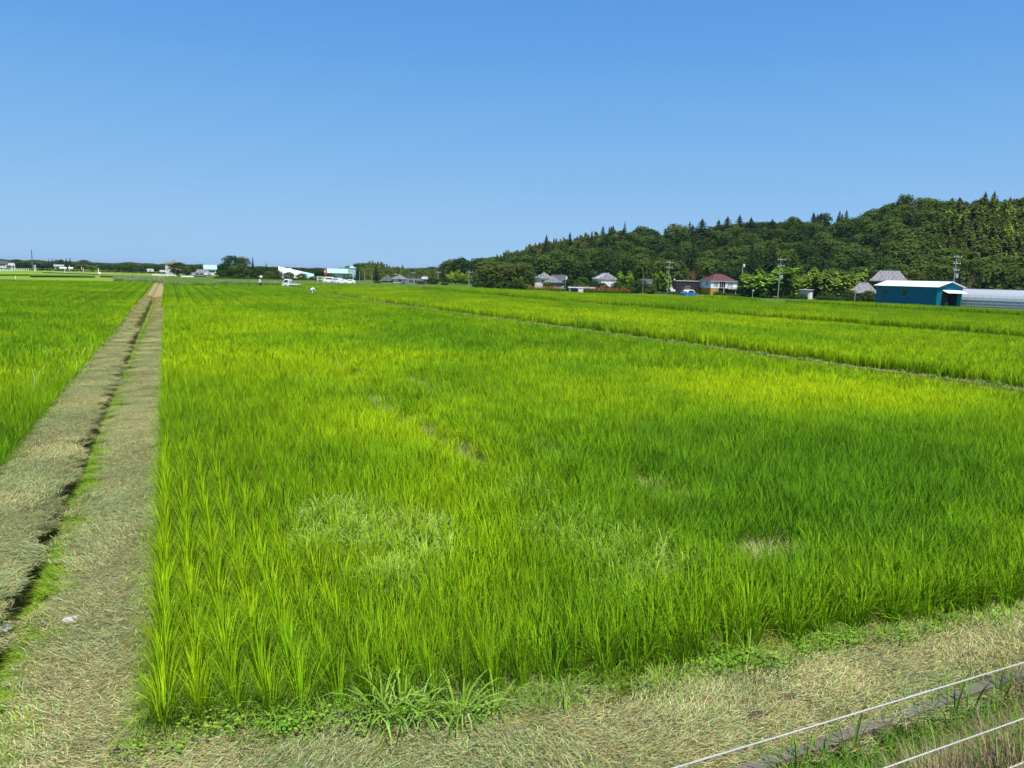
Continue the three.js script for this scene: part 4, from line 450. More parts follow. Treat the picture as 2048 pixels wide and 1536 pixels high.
for (const [px, top, d, label] of [[719, 543, 250, 'slim pole right of the white parked vehicles'], [729, 541, 262, 'grey pole behind the tall hedge near the teal building'], [744, 549, 240, 'short white-topped pole before the tall conifer'], [826, 543, 250, 'utility pole above the dark tiled roof'], [876, 542, 250, 'utility pole right of the dark tiled house'], [792, 546, 262, 'thin pole rising through the grey tiled roofs']]) utilityPole(px, top, d, label, { arms: px > 790 ? 1 : 0, r: .09 });
utilityPole(62.5, 498, 520, 'tall lone mast above the far left treeline', { arms: 1, r: .32, m: M.darkPole });
{ const c = ground(1504, 602, .3), o = thing('sign_post', 'thin white-topped post at the paddy edge before the hedge', 'post', [c.x * 1.04, 0, c.z * 1.04]); part('post', cyl(.04, .04, 2.2, 0, 0, 0, 6), M.cream, o); part('marker', bx(.3, .22, .06, .12, 2.2, 0), M.paint, o); }
{ const c = at(1349, 559, 182), o = thing('street_lamp', 'small white lamp on a thin post by the black building', 'lamp', [c.x, 0, c.z]); part('post', cyl(.04, .04, c.y, 0, 0, 0, 6), M.darkPole, o); part('lamp_head', new THREE.SphereGeometry(.2, 10, 8).translate(0, c.y, 0), M.paint, o); }
{ const p = at(522, 553, 250), o = thing('traffic_mirror', 'round white mirror on a post behind the left field worker', 'mirror', [p.x, 0, p.z]); part('post', cyl(.05, .05, p.y, 0, 0, 0, 6), M.darkPole, o); part('mirror', new THREE.CylinderGeometry(.42, .42, .1, 14).rotateX(R90).translate(0, p.y, .1), M.paint, o); }

// ---------------------------------------------------------------- the far side of the fields, from left to right
{ const spec = [['round', 'broad'], ['c', 'cedar'], ['b', 'bamboo'], ['s', 'bush']]; const K = Object.fromEntries(spec);
  const g = 'trees of the far left treeline', r = rng(77);
  for (const [k, px, top, w, d] of [['round', 14, 519, 16, 560], ['round', 33, 517, 22, 540], ['round', 50, 523, 20, 560], ['round', 66, 523, 22, 560], ['round', 84, 528, 16, 560], ['c', 97, 516, 8, 520], ['c', 104, 515, 9, 525], ['round', 114, 518, 16, 540], ['round', 122, 517, 12, 530], ['c', 132, 514, 9, 520], ['c', 139.5, 514, 10, 520], ['round', 152, 523, 18, 520], ['round', 168, 518, 26, 530], ['b', 160, 527, 26, 480], ['b', 185, 529, 20, 480], ['c', 195, 523, 6, 520], ['round', 205, 530, 18, 500], ['round', 222, 527, 18, 480], ['round', 236, 526, 24, 470], ['round', 258, 522, 28, 460], ['round', 276, 527, 20, 450], ['round', 290, 535, 16, 440], ['round', 258, 531, 30, 420], ['round', 280, 535, 22, 410], ['round', 312, 531, 24, 500], ['round', 326, 533, 20, 490]]) treeAt(K[k], Math.floor(r() * 3), px, top, w * (k === 'c' ? 1.3 : 1.35), d, k === 'c' ? 'pointed conifer in the far left treeline' : k === 'b' ? 'yellow green clump low in the far left treeline' : 'small round tree in the far left treeline', k === 'c' ? 'conifers of the far left treeline' : k === 'b' ? 'yellow green clumps of the far left treeline' : g);
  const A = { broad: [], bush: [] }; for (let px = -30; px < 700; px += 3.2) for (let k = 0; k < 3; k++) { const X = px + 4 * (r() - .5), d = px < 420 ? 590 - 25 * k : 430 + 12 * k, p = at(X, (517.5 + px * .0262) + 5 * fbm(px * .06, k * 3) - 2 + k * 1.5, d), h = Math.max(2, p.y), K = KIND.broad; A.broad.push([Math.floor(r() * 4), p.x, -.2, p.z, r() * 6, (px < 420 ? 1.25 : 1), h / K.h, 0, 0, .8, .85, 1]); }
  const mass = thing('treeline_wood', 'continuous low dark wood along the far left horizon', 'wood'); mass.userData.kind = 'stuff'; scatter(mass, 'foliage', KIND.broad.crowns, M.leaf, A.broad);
  for (let px = 0; px < 440; px += 9) treeAt('bush', Math.floor(r() * 3), px + 5 * r(), 533 + px * .024 + 3 * r(), 15, 430 - px * .1, 'low dark shrub at the foot of the far left treeline', 'shrubs of the far left treeline'); }
[['broad', 0, 356, 522, 44, 330, 'round dark tree in front of the pale gabled building'], ['broad', 2, 374, 531, 22, 326, 'lower tree at the right shoulder of the round dark tree'], ['broad', 1, 384, 527, 20, 340, 'tree beside the house with the grey roof'], ['cedar', 0, 400, 524, 9, 330, 'left of two small cedars behind the grey roof'], ['cedar', 1, 405, 525, 8, 332, 'right of two small cedars behind the grey roof'],
  ['broad', 0, 462, 507, 44, 280, 'tall left dome of the big tree clump beyond the field'], ['broad', 2, 484, 510, 40, 283, 'upper right dome of the big tree clump beyond the field'], ['broad', 0, 445, 524, 26, 282, 'left flank tree of the big clump'], ['broad', 1, 476, 527, 50, 268, 'lower front tree of the big clump with dark shade beneath'], ['broad', 0, 450, 538, 36, 268, 'low left front tree of the big clump'], ['cedar', 0, 505, 512, 18, 272, 'pointed cedar right of the big tree clump'], ['broad', 0, 503, 538, 30, 266, 'low tree at the right foot of the big clump'],
  ['cedar', 1, 532, 524, 16, 270, 'shorter cedar between the clump and the white roof'], ['broad', 1, 522, 530, 24, 274, 'bushy tree left of the shorter cedar'], ['broad', 2, 540, 541, 30, 262, 'brownish tree behind the field worker'], ['broad', 0, 554, 537, 26, 270, 'tree at the left end of the long white roof'], ['broad', 0, 577, 542, 26, 262, 'dark tree in front of the long white roof'], ['broad', 1, 604, 545, 26, 262, 'small tree in front of the teal end of the long roof'], ['broad', 0, 630, 551, 30, 262, 'low tree under the right end of the long roof'], ['broad', 1, 660, 544, 22, 268, 'tree right of the red sign'], ['broad', 0, 667, 551, 20, 246, 'round tree in front of the teal roofed building'], ['broad', 0, 684, 555, 22, 236, 'dark bush tree behind the white vehicles'],
  ['cedar', 0, 752, 525, 20, 280, 'tall dark conifer by the grey tiled houses'], ['cedar', 1, 717, 530, 24, 282, 'broad conifer right of the teal roofed building'], ['cedar', 1, 796, 535, 14, 300, 'conifer among the bamboo above the grey roofs'], ['cedar', 0, 775, 545, 12, 290, 'small conifer above the grey roofs'], ['bush', 1, 754, 558, 20, 232, 'rounded shrub left of the grey tiled house'], ['bush', 1, 806, 563, 14, 226, 'dark shrub before the blue-white wall'], ['broad', 1, 842, 560, 24, 228, 'green garden tree right of the dark tiled roof'], ['broad', 0, 866, 554, 32, 232, 'darker garden tree beyond the white wall'], ['broad', 1, 890, 562, 20, 222, 'pale low tree at the lane corner'],
  ['pale', 1, 912, 539, 40, 240, 'left of the yellow green trees by the stayed pole'], ['pale', 1, 932, 544, 34, 236, 'right of the yellow green trees by the stayed pole'], ['broad', 1, 952, 545, 26, 230, 'tree between the stayed pole and the dense clump']].forEach(([k, v, px, top, w, d, label]) => treeAt(k, v, px, top, w, d, label));
for (let px = 436; px < 640; px += 13) treeAt('bush', px % 3, px, 550 + (px - 436) * .03, 22, 256, 'dark shrub at the foot of the trees beyond the field', 'shrubs beyond the field');
{ // the lower wooded rise behind the teal building, and the farther ridge
  const r = rng(83), rise = [[690, 534], [705, 526], [725, 523], [745, 523], [770, 527], [800, 533], [840, 535], [880, 539], [920, 545], [960, 550]], ridge = [[610, 552], [690, 536], [740, 534], [800, 536], [850, 534], [870, 531], [900, 527], [930, 527], [960, 528], [1000, 522], [1040, 512]];
  const lv = (t, px) => { for (let i = 0; i < t.length - 1; i++) if (px <= t[i + 1][0]) return lerp(t[i][1], t[i + 1][1], clamp((px - t[i][0]) / (t[i + 1][0] - t[i][0]))); return t[t.length - 1][1]; };
  for (const [tb, d, nm] of [[rise, 345, 'hill'], [ridge, 520, 'hill']]) { const v = [], f = [], n = 24, x0 = tb[0][0], x1 = tb[tb.length - 1][0]; for (let i = 0; i <= n; i++) { const px = lerp(x0, x1, i / n), top = Math.max(0, topOf(px, lv(tb, px), d) - 8) * Math.sin(Math.PI * clamp(i / n * 1.0 + .02, .02, .98)) ** .25; for (const [dd, y] of [[-45, -.3], [-20, top * .6], [0, top], [50, top * .4]]) { const p = at(px, 550, d + dd); v.push([p.x, y, p.z]); } } for (let i = 0; i < n; i++) for (let j = 0; j < 3; j++) f.push([i * 4 + j, i * 4 + j + 1, i * 4 + j + 5, i * 4 + j + 4]); tag(part(nm, polyGeo(v, f), earth(.03, .045, .018), scene), 0, 0, 0, 'structure'); }
  const A = { broad: [], cedar: [], bamboo: [] };
  for (let px = 688; px < 965; px += 7) for (let k = 0; k < 5; k++) { const q = k / 4, d = 345 - 45 * (1 - q), X = px + 6 * (r() - .5), top = lerp(561, lv(rise, X), .35 + .65 * q) + 2 * (r() - .5), p = at(X, top, d), m = fbm(X * .03, k * .7); const kind = (X > 760 && m > .42) || m > .62 ? 'bamboo' : r() < .25 ? 'cedar' : 'broad', h = 8.5 + 2 * r(); A[kind].push([kind === 'broad' ? Math.floor(r() * 3) : kind === 'bamboo' ? 2 + Math.floor(r() * 2) : Math.floor(r() * 2), p.x, p.y - h, p.z, r() * 6, kind === 'cedar' ? 1 : .95, h / KIND[kind].h, 0, 0, 1.1, 1.1, 1]); }
  const root = thing('rise_wood', 'wood with bamboo on the low rise behind the tiled houses', 'wood'); root.userData.kind = 'stuff'; for (const k in A) scatter(root, 'foliage', KIND[k].crowns, M.leaf, A[k]);
  const B = { broad: [], cedar: [] }; for (let px = 612; px < 1040; px += 4.5) for (let k = 0; k < 2; k++) { const p = at(px + 3 * r(), lv(ridge, px) + 6 * (1 - k) + 1.5 * (r() - .5), 510 + 10 * k), kind = r() < .4 ? 'cedar' : 'broad', h = kind === 'cedar' ? 11 : 9; B[kind].push([Math.floor(r() * 2), p.x, p.y - h, p.z, r() * 6, 1.1, h / KIND[kind].h, 0, 0, 1, 1, 1]); }
  const rt = thing('ridge_wood', 'distant dark wood on the ridge between the rise and the hill', 'wood'); rt.userData.kind = 'stuff'; for (const k in B) scatter(rt, 'foliage', KIND[k].crowns, M.leaf, B[k]);
}
// buildings beyond the fields
clearExtra(farHouse('white_hall', 'white building with dark roof at the far left edge', -10, 13, 525, 521.5, 500, 10, M.darkTiles, M.white, { windows: 3 }));
clearExtra(farHouse('grey_house', 'small grey house right of the white building at far left', 14, 27, 530, 526, 500, 6, M.paleTiles, M.grey, { windows: 1 }));
clearExtra(farHouse('white_house', 'small white house under the paired conifers at far left', 109, 126, 532, 529.5, 470, 6, M.paleTiles, M.white));
clearExtra(farHouse('white_shed', 'flat white shed on the field edge below the far conifers', 121, 131, 536, 534.8, 440, 4, M.tin, M.white, { windows: 0 }));
clearExtra(farHouse('white_shed', 'tiny white hut right of the far conifers', 139, 144, 536, 535, 440, 3, M.tin, M.white, { windows: 0 }));
clearExtra(farHouse('grey_house', 'grey roofed house left of the pale gabled building', 296, 305, 542, 538, 420, 5, M.paleTiles, M.grey, { windows: 1 }));
gableFront('pale_building', 'tall pale gabled building behind the round dark tree', 330, 366, 526, 520, 370, 16, M.paleTiles, M.cream, { cat: 'building', windows: 3 });
clearExtra(farHouse('white_shed', 'small white shed left of the round dark tree', 322, 331, 543, 540.5, 350, 4, M.paleTiles, M.white, { windows: 1 }));
clearExtra(farHouse('grey_roof_house', 'upper grey roof of the house left of the big tree clump', 392, 418, 545, 539, 318, 7, M.tiles, M.wood, { hip: 1, windows: 2 }));
clearExtra(farHouse('white_garage', 'low white garage below the grey roof by the big tree clump', 411, 426, 549, 545.5, 300, 5, M.paleTiles, M.white, { windows: 1 }));
clearExtra(farHouse('low_house', 'low wing with long eaves in front of the grey roof', 386, 412, 550, 545.5, 304, 5, M.tiles, M.wood, { windows: 2 }));
clearExtra(farHouse('teal_hall', 'pale teal roofed hall behind the grey roofed house', 408, 432, 538, 530, 400, 14, M.teal, M.white, { windows: 3 }));
{ // the long sloping white and teal roof of the hall
  const D = 330, tl = at(557, 533, D), tr = at(628, 548, D + 4), bl = at(557, 543, D - 4), br = at(628, 554, D - 2), o = thing('long_hall', 'long hall with sloping white and teal roof behind the trees', 'building', [0, 0, 0]); const mix = (a, b, t) => [0, 1, 2].map((i) => lerp(a.getComponent(i), b.getComponent(i), t)); const back = (p, k) => { const q = new THREE.Vector3(...p), f = 1 + k / D; return [q.x * f, q.y, q.z * f]; };
  const strip = (t0, t1, m, nm) => { const a = mix(tl, tr, t0), b = mix(tl, tr, t1), c = mix(bl, br, t1), d = mix(bl, br, t0); part(nm, polyGeo([a, b, c, d, back(a, 12), back(b, 12)], [[3, 2, 1, 0], [0, 1, 5, 4]]), m, o); };
  strip(0, .34, M.paint, 'roof'); strip(.342, .62, mat(.62, .78, .78, .6), 'roof'); strip(.622, 1, M.teal, 'roof'); const e = [bl.clone(), br.clone()], lo = e.map((p) => [p.x, 0, p.z]); part('wall', polyGeo([lo[0], lo[1], br.toArray(), bl.toArray()], [[0, 1, 2, 3]]), M.white, o); part('roof_vent', [bx(1, .8, 1, ...mix(tl, tr, .32))], M.paint, o);
}
{ const D = 300, o = farHouse('teal_roof_building', 'white two-storey building with teal roof behind the parked vehicles', 657, 700, 545, 537.5, D, 9, M.teal, M.white, { windows: 0, over: .7 }), { w, eave } = o.userData; for (let i = 0; i < 4; i++) windowOn(o, 1.5, 1.1, w * (.14 + .22 * i), eave - 2.4, .05, 'z', 2); part('awning', bx(w * .9, .12, 1, w * .45, eave - 3.2, .5), M.red, o); const t = eave + 1.9; part('tower', bx(2.6, t, 4, w + .9, t / 2, -1.6), M.teal, o, 'pale teal stair tower'); part('tower_roof', polyGeo([[w - .6, t, .6], [w + 2.4, t, .6], [w + 2.4, t, -3.8], [w - .6, t, -3.8], [w + .9, t + .9, -1.6]], [[0, 1, 4], [1, 2, 4], [2, 3, 4], [3, 0, 4]]), M.teal, o); clearExtra(o); }
{ const p = at(651, 538.5, 270), m = mPerPx(651, 270), o = thing('red_sign', 'red and white billboard on a post left of the teal roofed building', 'sign', [p.x, 0, p.z], -.2); part('board', bx(6.5 * m, 9 * m, .3, 0, p.y - 5 * m, 0), M.red, o); part('panel', bx(3.6 * m, 4.5 * m, .05, -.2, p.y - 4.5 * m, .19), mat(.80, .45, .42, .6), o); part('post', cyl(.14, .14, p.y - 9 * m, 0, 0, 0), M.steel, o); }
{ const D = 236, a = at(635.5, 553, D), b = at(657, 554, D), w = Math.hypot(a.x - b.x, a.z - b.z), o = thing('white_gantry', 'white frame with two crossbeams left of the white parked vehicles', 'gantry', [a.x, 0, a.z], -Math.atan2(b.z - a.z, b.x - a.x)); for (const x of [0, w]) part('post', cyl(.16, .16, a.y, x, 0, 0), M.white, o); for (const y of [a.y - .15, a.y - .85]) part('beam', bx(w + .8, .2, .2, w / 2, y, .02), M.white, o); }
gableFront('tiled_house', 'grey tiled house at the left of the cluster below the bamboo rise', 763, 786, 559, 550, 252, 8, M.tiles, M.wood);
gableFront('tiled_house', 'white walled house with pale gable roof below the bamboo rise', 786, 813, 556, 549.5, 246, 8, M.paleTiles, M.white);
clearExtra(farHouse('tiled_house', 'dark purple tiled house right of the white walled house', 810, 846, 566, 556, 240, 7, M.darkTiles, M.wood, { hip: 1.2 }));
clearExtra(farHouse('tiled_house', 'small pale roof peeping right of the dark tiled house', 846, 853, 557, 553.5, 262, 4, M.paleTiles, M.white, { windows: 1 }));
{ const D = 222, a = at(803, 572, D), b = at(837, 573, D), w = Math.hypot(a.x - b.x, a.z - b.z), o = thing('white_wall', 'low white garden wall in front of the dark tiled house', 'wall', [a.x, 0, a.z], -Math.atan2(b.z - a.z, b.x - a.x)); part('panel', bx(w, a.y, .2, w / 2, a.y / 2, 0), M.white, o); part('coping', bx(w + .1, .1, .32, w / 2, a.y + .05, 0), M.grey, o); }
for (const [x0, y0, x1, y1, d, label] of [[304, 548.5, 351, 551, 262, 'longer white guard rail on the far road below the round dark tree'], [363, 552.5, 387, 554, 250, 'shorter white guard rail on the far road right of the longer one']]) { const a = at(x0, y0, d), b = at(x1, y1, d), w = Math.hypot(a.x - b.x, a.z - b.z), n = Math.round(w / 2), o = thing('guard_rail', label, 'guard rail', [a.x, 0, a.z], -Math.atan2(b.z - a.z, b.x - a.x)); part('beam', bx(w, .38, .08, w / 2, Math.max(.75, a.y - .15), .06), M.paint, o); for (let i = 0; i <= n; i++) part('post', cyl(.06, .06, Math.max(.9, a.y), w * i / n, 0, 0, 6), M.paint, o); }
for (const [px, y0, y1, label] of [[24, 530, 540, 'left of two white field posts by the far white building'], [30, 529, 539.5, 'right of two white field posts by the far white building'], [69, 531, 543, 'left of the close pair of white posts under the lone mast'], [71.7, 530.5, 543, 'right of the close pair of white posts under the lone mast'], [130, 534, 545.5, 'tall white post in the far field below the conifers'], [139, 532, 540, 'white post beside the tiny white hut'], [163.5, 535, 542, 'left of two short white posts in the far left field'], [167, 536, 543, 'right of two short white posts in the far left field'], [197.5, 537, 548, 'white post with a white box at its foot in the far field'], [31.5, 553, 561, 'lone marker post at the far edge of the left paddy'], [388.5, 543, 549, 'white post beside the low wing with long eaves']]) { const p = ground(px, y1, 0), d = Math.hypot(p.x, p.z), h = topOf(px, y0, d), o = thing('field_post', label, 'post', [p.x, 0, p.z]); part('post', cyl(.11 * d / 300, .09 * d / 300, h, 0, 0, 0, 6), M.paint, o); part('cap', cyl(.13 * d / 300, .05, .15, 0, h, 0, 6), M.paint, o); if (px === 197.5) part('box', bx(1, .7, .7, .3, .35, .3), M.paint, o); }
for (let i = 0; i < 17; i++) { const px = 1 + i * 3.5, p = ground(px, 542.5 - i * .08, 0), o = thing('fence_post', 'short white post in the row at the far left edge', 'post', [p.x, 0, p.z], 0, 'short white posts of the far left row'); part('post', bx(.22, .95, .22, 0, .47, 0), M.paint, o); }
{ // pale field strips and lanes beyond the paddies
  for (const [p, m, nm] of [[[[-4, 567], [-4, 558.5], [170, 560], [345, 565.5], [345, 569]], earth(.24, .38, .03, { map: grime }), 'far_field'], [[[0, 558.2], [0, 556.8], [140, 557.6], [250, 561], [250, 562.5], [140, 559.2]], earth(.21, .32, .05, { map: grime }), 'field_bank'], [[[225, 563], [300, 563.5], [420, 565.8], [420, 567.8], [300, 566.6], [225, 564]], earth(.40, .40, .18, { map: grime }), 'farm_lane'], [[[60, 549], [190, 551], [190, 553], [60, 552]], earth(.07, .15, .03, { map: grime }), 'far_field'], [[[85, 542.5], [240, 548], [240, 549.2], [85, 543.8]], earth(.30, .34, .14, { map: grime }), 'farm_lane'], [[[200, 549], [310, 552], [420, 558], [420, 560], [310, 556], [200, 552]], earth(.20, .17, .08, { map: grime }), 'far_field'], [[[-4, 545], [70, 546], [70, 549], [-4, 549]], earth(.22, .36, .03, { map: grime }), 'far_field'],
    [[[420, 562.5], [560, 565.5], [680, 572], [680, 574], [560, 568.5], [420, 565.5]], earth(.24, .25, .15, { map: grime }), 'farm_lane']]) { let k = 0; const o = part(nm, sheet(p.map(([a, b]) => { const q = ground(a, b, 0); return [q.x, q.z]; }), .004 + .004 * (counts.strips = (counts.strips || 0) + 1)), m, scene); tag(o, 0, 0, 0, 'structure'); }
  const r = rng(97), tall = [1, 2].map((s) => tuft(s * 101, 50, 1.1, .06, .35, .9, .6, [[.26, .33, .15], [.20, .28, .10], PALE], 3)), A = []; for (let i = 0; i < 420; i++) { const px = 232 + 92 * r(), p = ground(px, 557 + (px - 232) * .03 + 8 * r(), 0); A.push([Math.floor(r() * 2), p.x, 0, p.z, r() * 6, 1, .7 + .6 * r(), 0, 0, 1, 1, 1]); } for (let i = 0; i < 500; i++) { const px = 430 + 230 * r(), p = ground(px, 565 + (px - 430) * .022 + 3 * r(), 0); A.push([Math.floor(r() * 2), p.x, 0, p.z, r() * 6, 1, .45 + .4 * r(), 0, 0, .9, .9, .9]); }
  const o = thing('fallow_grass', 'rough pale grass on the fallow plots beyond the path end', 'grass'); o.userData.kind = 'stuff'; scatter(o, 'grass', tall, M.leaf, A);
}

// ---------------------------------------------------------------- vehicles
function wheel(parent, x, z, r, w = .16) { const o = part('wheel', new THREE.CylinderGeometry(r * .62, r * .62, w * .9, 12).rotateX(R90).translate(x, r, z), M.steel, parent); part('tyre', new THREE.TorusGeometry(r * .8, r * .22, 8, 16).scale(1, 1, 1.5).translate(x, r, z), M.rubber, o); }
const prof = (pts, w) => { const s = new THREE.Shape(pts.map(([a, b]) => new THREE.Vector2(a, b))); return new THREE.ExtrudeGeometry(s, { depth: w - .08, bevelEnabled: true, bevelSize: .04, bevelThickness: .04, bevelSegments: 2 }).translate(0, 0, -w / 2 + .04); };
{ // small white pickup: nose towards -x
  const p = ground(583, 577, 0), o = thing('pickup_truck', 'small white pickup truck parked on the field bank', 'truck', [p.x, .12, p.z], -.62);
  part('cab', prof([[-1.7, .42], [-1.7, .9], [-1.52, 1.05], [-1.18, 1.76], [-.28, 1.76], [-.24, .42], [-.72, .42], [-.78, .62], [-1.22, .62], [-1.28, .42]], 1.46), M.paint, o);
  for (const s of [-1, 1]) { part('side_window', polyGeo([[-1.32, 1.12, .742 * s], [-.42, 1.12, .742 * s], [-.42, 1.6, .742 * s], [-1.1, 1.6, .742 * s]], [[0, 1, 2, 3]]), M.glass, o); part('headlight', bx(.06, .16, .28, -1.74, .72, .5 * s), M.paleGlass, o); const d = part('door', polyGeo([[-1.22, .6, .745 * s], [-.36, .6, .745 * s], [-.36, 1.08, .745 * s], [-1.34, 1.08, .745 * s]], [[0, 1, 2, 3]]), M.paint, o); part('handle', bx(.14, .03, .03, -.48, .98, .765 * s), M.rubber, d); part('mirror', bx(.06, .2, .14, -1.38, 1.22, .86 * s), M.rubber, o); part('side_gate', bx(1.9, .3, .04, .74, .78, .7 * s), M.paint, o); }
  part('windscreen', polyGeo([[-1.53, 1.13, -.62], [-1.53, 1.13, .62], [-1.255, 1.68, .6], [-1.255, 1.68, -.6]], [[0, 1, 2, 3]]), M.glass, o); part('bed', [bx(1.94, .08, 1.4, .74, .62, 0), bx(1.9, .14, .5, .7, .48, 0)], M.steel, o); part('tail_gate', bx(.05, .32, 1.4, 1.7, .79, 0), M.paint, o); part('head_board', [bx(.05, .5, 1.36, -.2, .9, 0), bx(.05, .05, 1.36, -.2, 1.4, 0)], M.paint, o); part('load', [bx(1.2, .3, 1.15, .45, .82, 0), new THREE.SphereGeometry(.5, 10, 8).scale(1, .5, 1).translate(.3, .95, 0)], M.tarp, o, 'green load on the bed');
  for (const [x, z] of [[-1, .62], [-1, -.62], [.95, .62], [.95, -.62]]) wheel(o, x, z, .27);
}
function van(name, label, px, py, dist, { len = 4.2, h = 1.9, paint = M.paint, turn = 0, car = false }) {
  const p = at(px, py, dist), o = thing(name, label, name === 'parked_car' ? 'car' : 'van', [p.x, 0, p.z], turn), L = len / 2;
  part('body', prof(car ? [[-L, .3], [-L, .85], [-L * .9, .95], [L * .95, .95], [L, .8], [L, .3]] : [[-L, .32], [-L, 1.0], [-L * .78, 1.15], [-L * .5, h], [L * .96, h], [L, 1.1], [L, .32]], 1.68), paint, o); if (car) part('roof', prof([[-L * .55, .95], [-L * .3, h], [L * .55, h], [L * .85, .95]], 1.5), M.paint, o, 'pale roof');
  for (const s of [-1, 1]) { const z = (car ? .755 : .845) * s; part('side_window', polyGeo(car ? [[-L * .42, 1.0, z], [L * .7, 1.0, z], [L * .5, h - .12, z], [-L * .26, h - .12, z]] : [[-L * .55, 1.15, z], [L * .8, 1.15, z], [L * .8, h - .25, z], [-L * .4, h - .25, z]], [[0, 1, 2, 3]]), M.glass, o); part('headlight', bx(.05, .16, .3, -L - .02, .72, .6 * s), M.paleGlass, o); for (const x of [-L * .62, L * .62]) wheel(o, x, .78 * s, .31, .2); }
  part('windscreen', polyGeo(car ? [[-L * .57, 1.0, -.62], [-L * .57, 1.0, .62], [-L * .34, h - .08, .58], [-L * .34, h - .08, -.58]] : [[-L * .79, 1.18, -.7], [-L * .79, 1.18, .7], [-L * .55, h - .12, .66], [-L * .55, h - .12, -.66]], [[0, 1, 2, 3]]), M.glass, o); return o;
}
van('parked_van', 'leftmost and tallest white van parked before the teal roofed building', 657, 568, 226, { h: 1.8, len: 3.0, turn: -.3 });
van('parked_van', 'white van right of the tallest one before the teal roofed building', 673, 568, 223, { h: 1.6, len: 3.0, turn: -.9 });
van('parked_car', 'white car in the middle of the parked row', 684, 569, 219, { h: 1.25, len: 3.1, turn: -.35, car: true });
van('parked_car', 'rightmost white car of the parked row by the teal roofed building', 699, 569, 217, { h: 1.3, len: 3.3, turn: -.35, car: true });
van('parked_car', 'blue car with pale roof parked in front of the black building', 1376, 590, 173, { h: 1.55, len: 3.5, paint: M.carBlue, turn: .1, car: true });

// ---------------------------------------------------------------- people
function surface(bones, size, c, res = 44, grow = 0) { // one smooth skin over tapered bones [ax,ay,az, bx,by,bz, ra, rb]
  const mc = new MarchingCubes(res, new THREE.MeshBasicMaterial(), false, false, 60000), f = mc.field; mc.isolation = 0; let q = 0;
  for (let k = 0; k < res; k++) for (let j = 0; j < res; j++) for (let i = 0; i < res; i++) { const x = c[0] + (i / res * 2 - 1) * size, y = c[1] + (j / res * 2 - 1) * size, z = c[2] + (k / res * 2 - 1) * size; let s = 0; for (const [ax, ay, az, bx2, by, bz, ra, rb] of bones) { const dx = bx2 - ax, dy = by - ay, dz = bz - az, t = clamp(((x - ax) * dx + (y - ay) * dy + (z - az) * dz) / (dx * dx + dy * dy + dz * dz + 1e-9)), d = Math.hypot(x - ax - dx * t, y - ay - dy * t, z - az - dz * t) - lerp(ra, rb, t) - grow; s += Math.exp(-d * 40); } f[q++] = Math.log(s + 1e-30) / 40; }
  mc.update(); const n = mc.count, g = new THREE.BufferGeometry(), p = new Float32Array(n * 3); for (let i = 0; i < n; i++) { p[3 * i] = c[0] + mc.positionArray[3 * i] * size; p[3 * i + 1] = c[1] + mc.positionArray[3 * i + 1] * size; p[3 * i + 2] = c[2] + mc.positionArray[3 * i + 2] * size; } g.setAttribute('position', new THREE.BufferAttribute(p, 3)); g.setAttribute('normal', new THREE.BufferAttribute(new Float32Array(mc.normalArray.slice(0, n * 3)), 3)); return g;
}
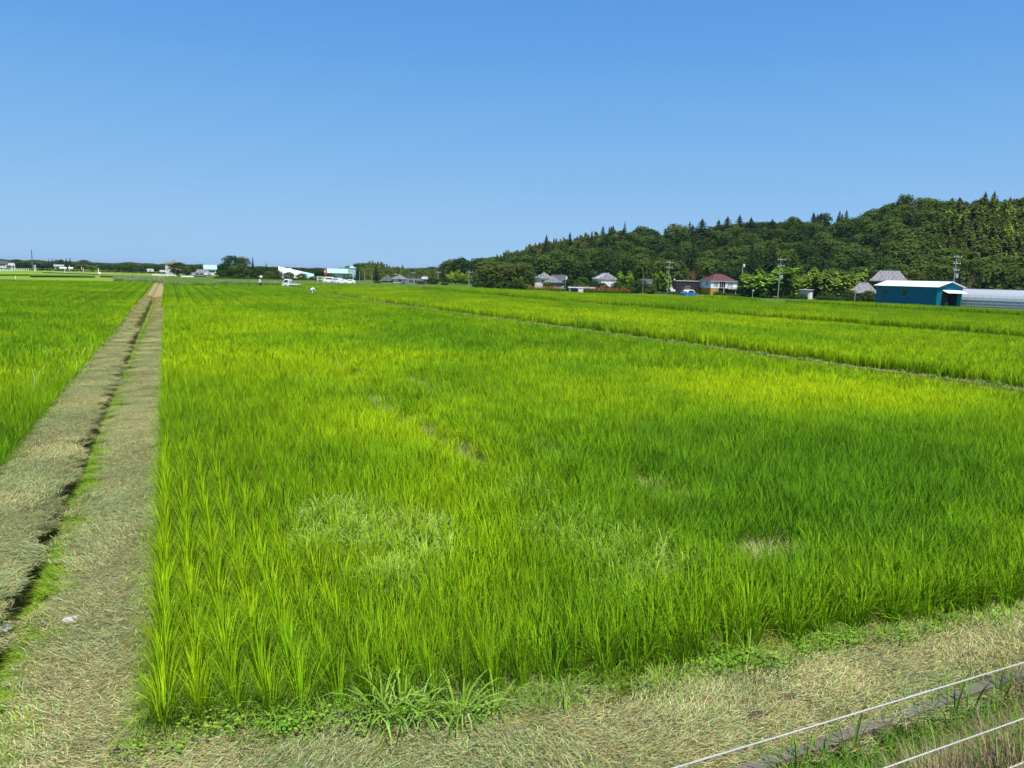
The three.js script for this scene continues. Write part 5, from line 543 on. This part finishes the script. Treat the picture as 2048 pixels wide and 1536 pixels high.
function person(label, pos, turn, pose) { // pose: joints in metres, feet at y 0, facing -z
  const o = thing('person', label, 'person', pos, turn), P = pose, b = (u, v, r, s) => [...P[u], ...P[v], r, s]; const raw = (name, g, m) => { const k = shade(new THREE.Mesh(g, m)); k.name = name; o.add(k); };
  const legs = ['l', 'r'].flatMap((s) => [b('hip' + s, 'knee' + s, .085, .06), b('knee' + s, 'ankle' + s, .058, .042)]), arms = ['l', 'r'].flatMap((s) => [b('sho' + s, 'elb' + s, .05, .04), b('elb' + s, 'wri' + s, .038, .028)]), torso = [b('pelvis', 'chest', .125, .145), b('chest', 'neck', .13, .06), b('shol', 'shor', .07, .07)];
  const hands = ['l', 'r'].flatMap((s) => { const w = P['wri' + s], e = P['elb' + s], d = new THREE.Vector3(w[0] - e[0], w[1] - e[1], w[2] - e[2]).normalize(), u = new THREE.Vector3(1, 0, 0), at2 = (k, m) => [w[0] + d.x * k + u.x * m, w[1] + d.y * k, w[2] + d.z * k]; return [[...w, ...at2(.08, 0), .03, .034], ...[-.03, -.01, .01, .03].map((m, i) => [...at2(.08, m), ...at2(.15 + .012 * Math.sin(i * 1.2 + .6), m * 1.1), .011, .008]), [...at2(.03, .03), ...at2(.09, .065), .012, .009]]; }), feet = ['l', 'r'].map((s) => { const a = P['ankle' + s]; return [a[0], .05, a[2] + .04, a[0], .04, a[2] - .17, .05, .04]; });
  const h = P.head, head = [[h[0], h[1] + .03, h[2], h[0], h[1] - .04, h[2] - .02, .095, .078], [h[0], h[1] - .01, h[2] - .1, h[0], h[1] - .03, h[2] - .115, .016, .018], [...P.neck, ...h, .055, .06], ...[-1, 1].map((s) => [h[0] + .095 * s, h[1] + .01, h[2], h[0] + .098 * s, h[1] - .03, h[2], .018, .014])];
  raw('body', surface([...legs, ...arms, ...torso, ...hands, ...feet, ...head], 1.0, [0, .9, P.chest[2] * .5], 96), M.skin); raw('shirt', surface([...torso, ...arms], .8, [0, 1.05, P.chest[2] * .7], 60, .02), M.cloth); raw('trousers', surface([...legs, [...P.hipl, ...P.hipr, .1, .1], [...P.pelvis, P.pelvis[0], P.pelvis[1] + .08, P.pelvis[2], .12, .125]], .75, [0, .55, .05], 56, .02), P.pants || M.navy); raw('boots', surface([...feet, ...['l', 'r'].map((s) => { const a = P['ankle' + s]; return [...a, a[0], .3, a[2], .05, .06]; })], .5, [0, .25, 0], 48, .018), M.rubber);
  part('hat', [new THREE.CylinderGeometry(.1, .125, .12, 14).translate(h[0], h[1] + .12, h[2]), new THREE.CylinderGeometry(.2, .22, .02, 16).translate(h[0], h[1] + .065, h[2])], P.hat || M.cloth, o); return o;
}
const stand = { pelvis: [0, .95, 0], chest: [0, 1.28, -.06], neck: [0, 1.47, -.1], head: [0, 1.6, -.15], shol: [-.18, 1.4, -.08], shor: [.18, 1.4, -.08], elbl: [-.26, 1.13, -.12], elbr: [.25, 1.15, -.16], wril: [-.16, .98, -.34], wrir: [.14, 1.0, -.36], hipl: [-.1, .92, 0], hipr: [.1, .92, 0], kneel: [-.12, .5, -.03], kneer: [.12, .5, .02], anklel: [-.13, .09, .0], ankler: [.14, .09, .06] };
const stoop = { pelvis: [0, .88, .22], chest: [0, 1.02, -.14], neck: [0, .98, -.34], head: [0, .93, -.48], shol: [-.19, 1.0, -.24], shor: [.19, 1.0, -.24], elbl: [-.24, .72, -.3], elbr: [.24, .72, -.32], wril: [-.14, .48, -.38], wrir: [.12, .46, -.42], hipl: [-.1, .86, .22], hipr: [.1, .86, .22], kneel: [-.13, .5, .08], kneer: [.13, .5, .16], anklel: [-.15, .09, .12], ankler: [.15, .09, .26], pants: M.cloth, hat: M.navy };
{ const a = ground(521, 575.5, .1), b = ground(625, 589.5, .2); person('field worker in white shirt and dark trousers left of the small pickup', [a.x, .05, a.z], .7, stand); person('stooping field worker in white clothes on the bank right of the small pickup', [b.x, .1, b.z], -.9, stoop); }

renderer.render(scene, camera);
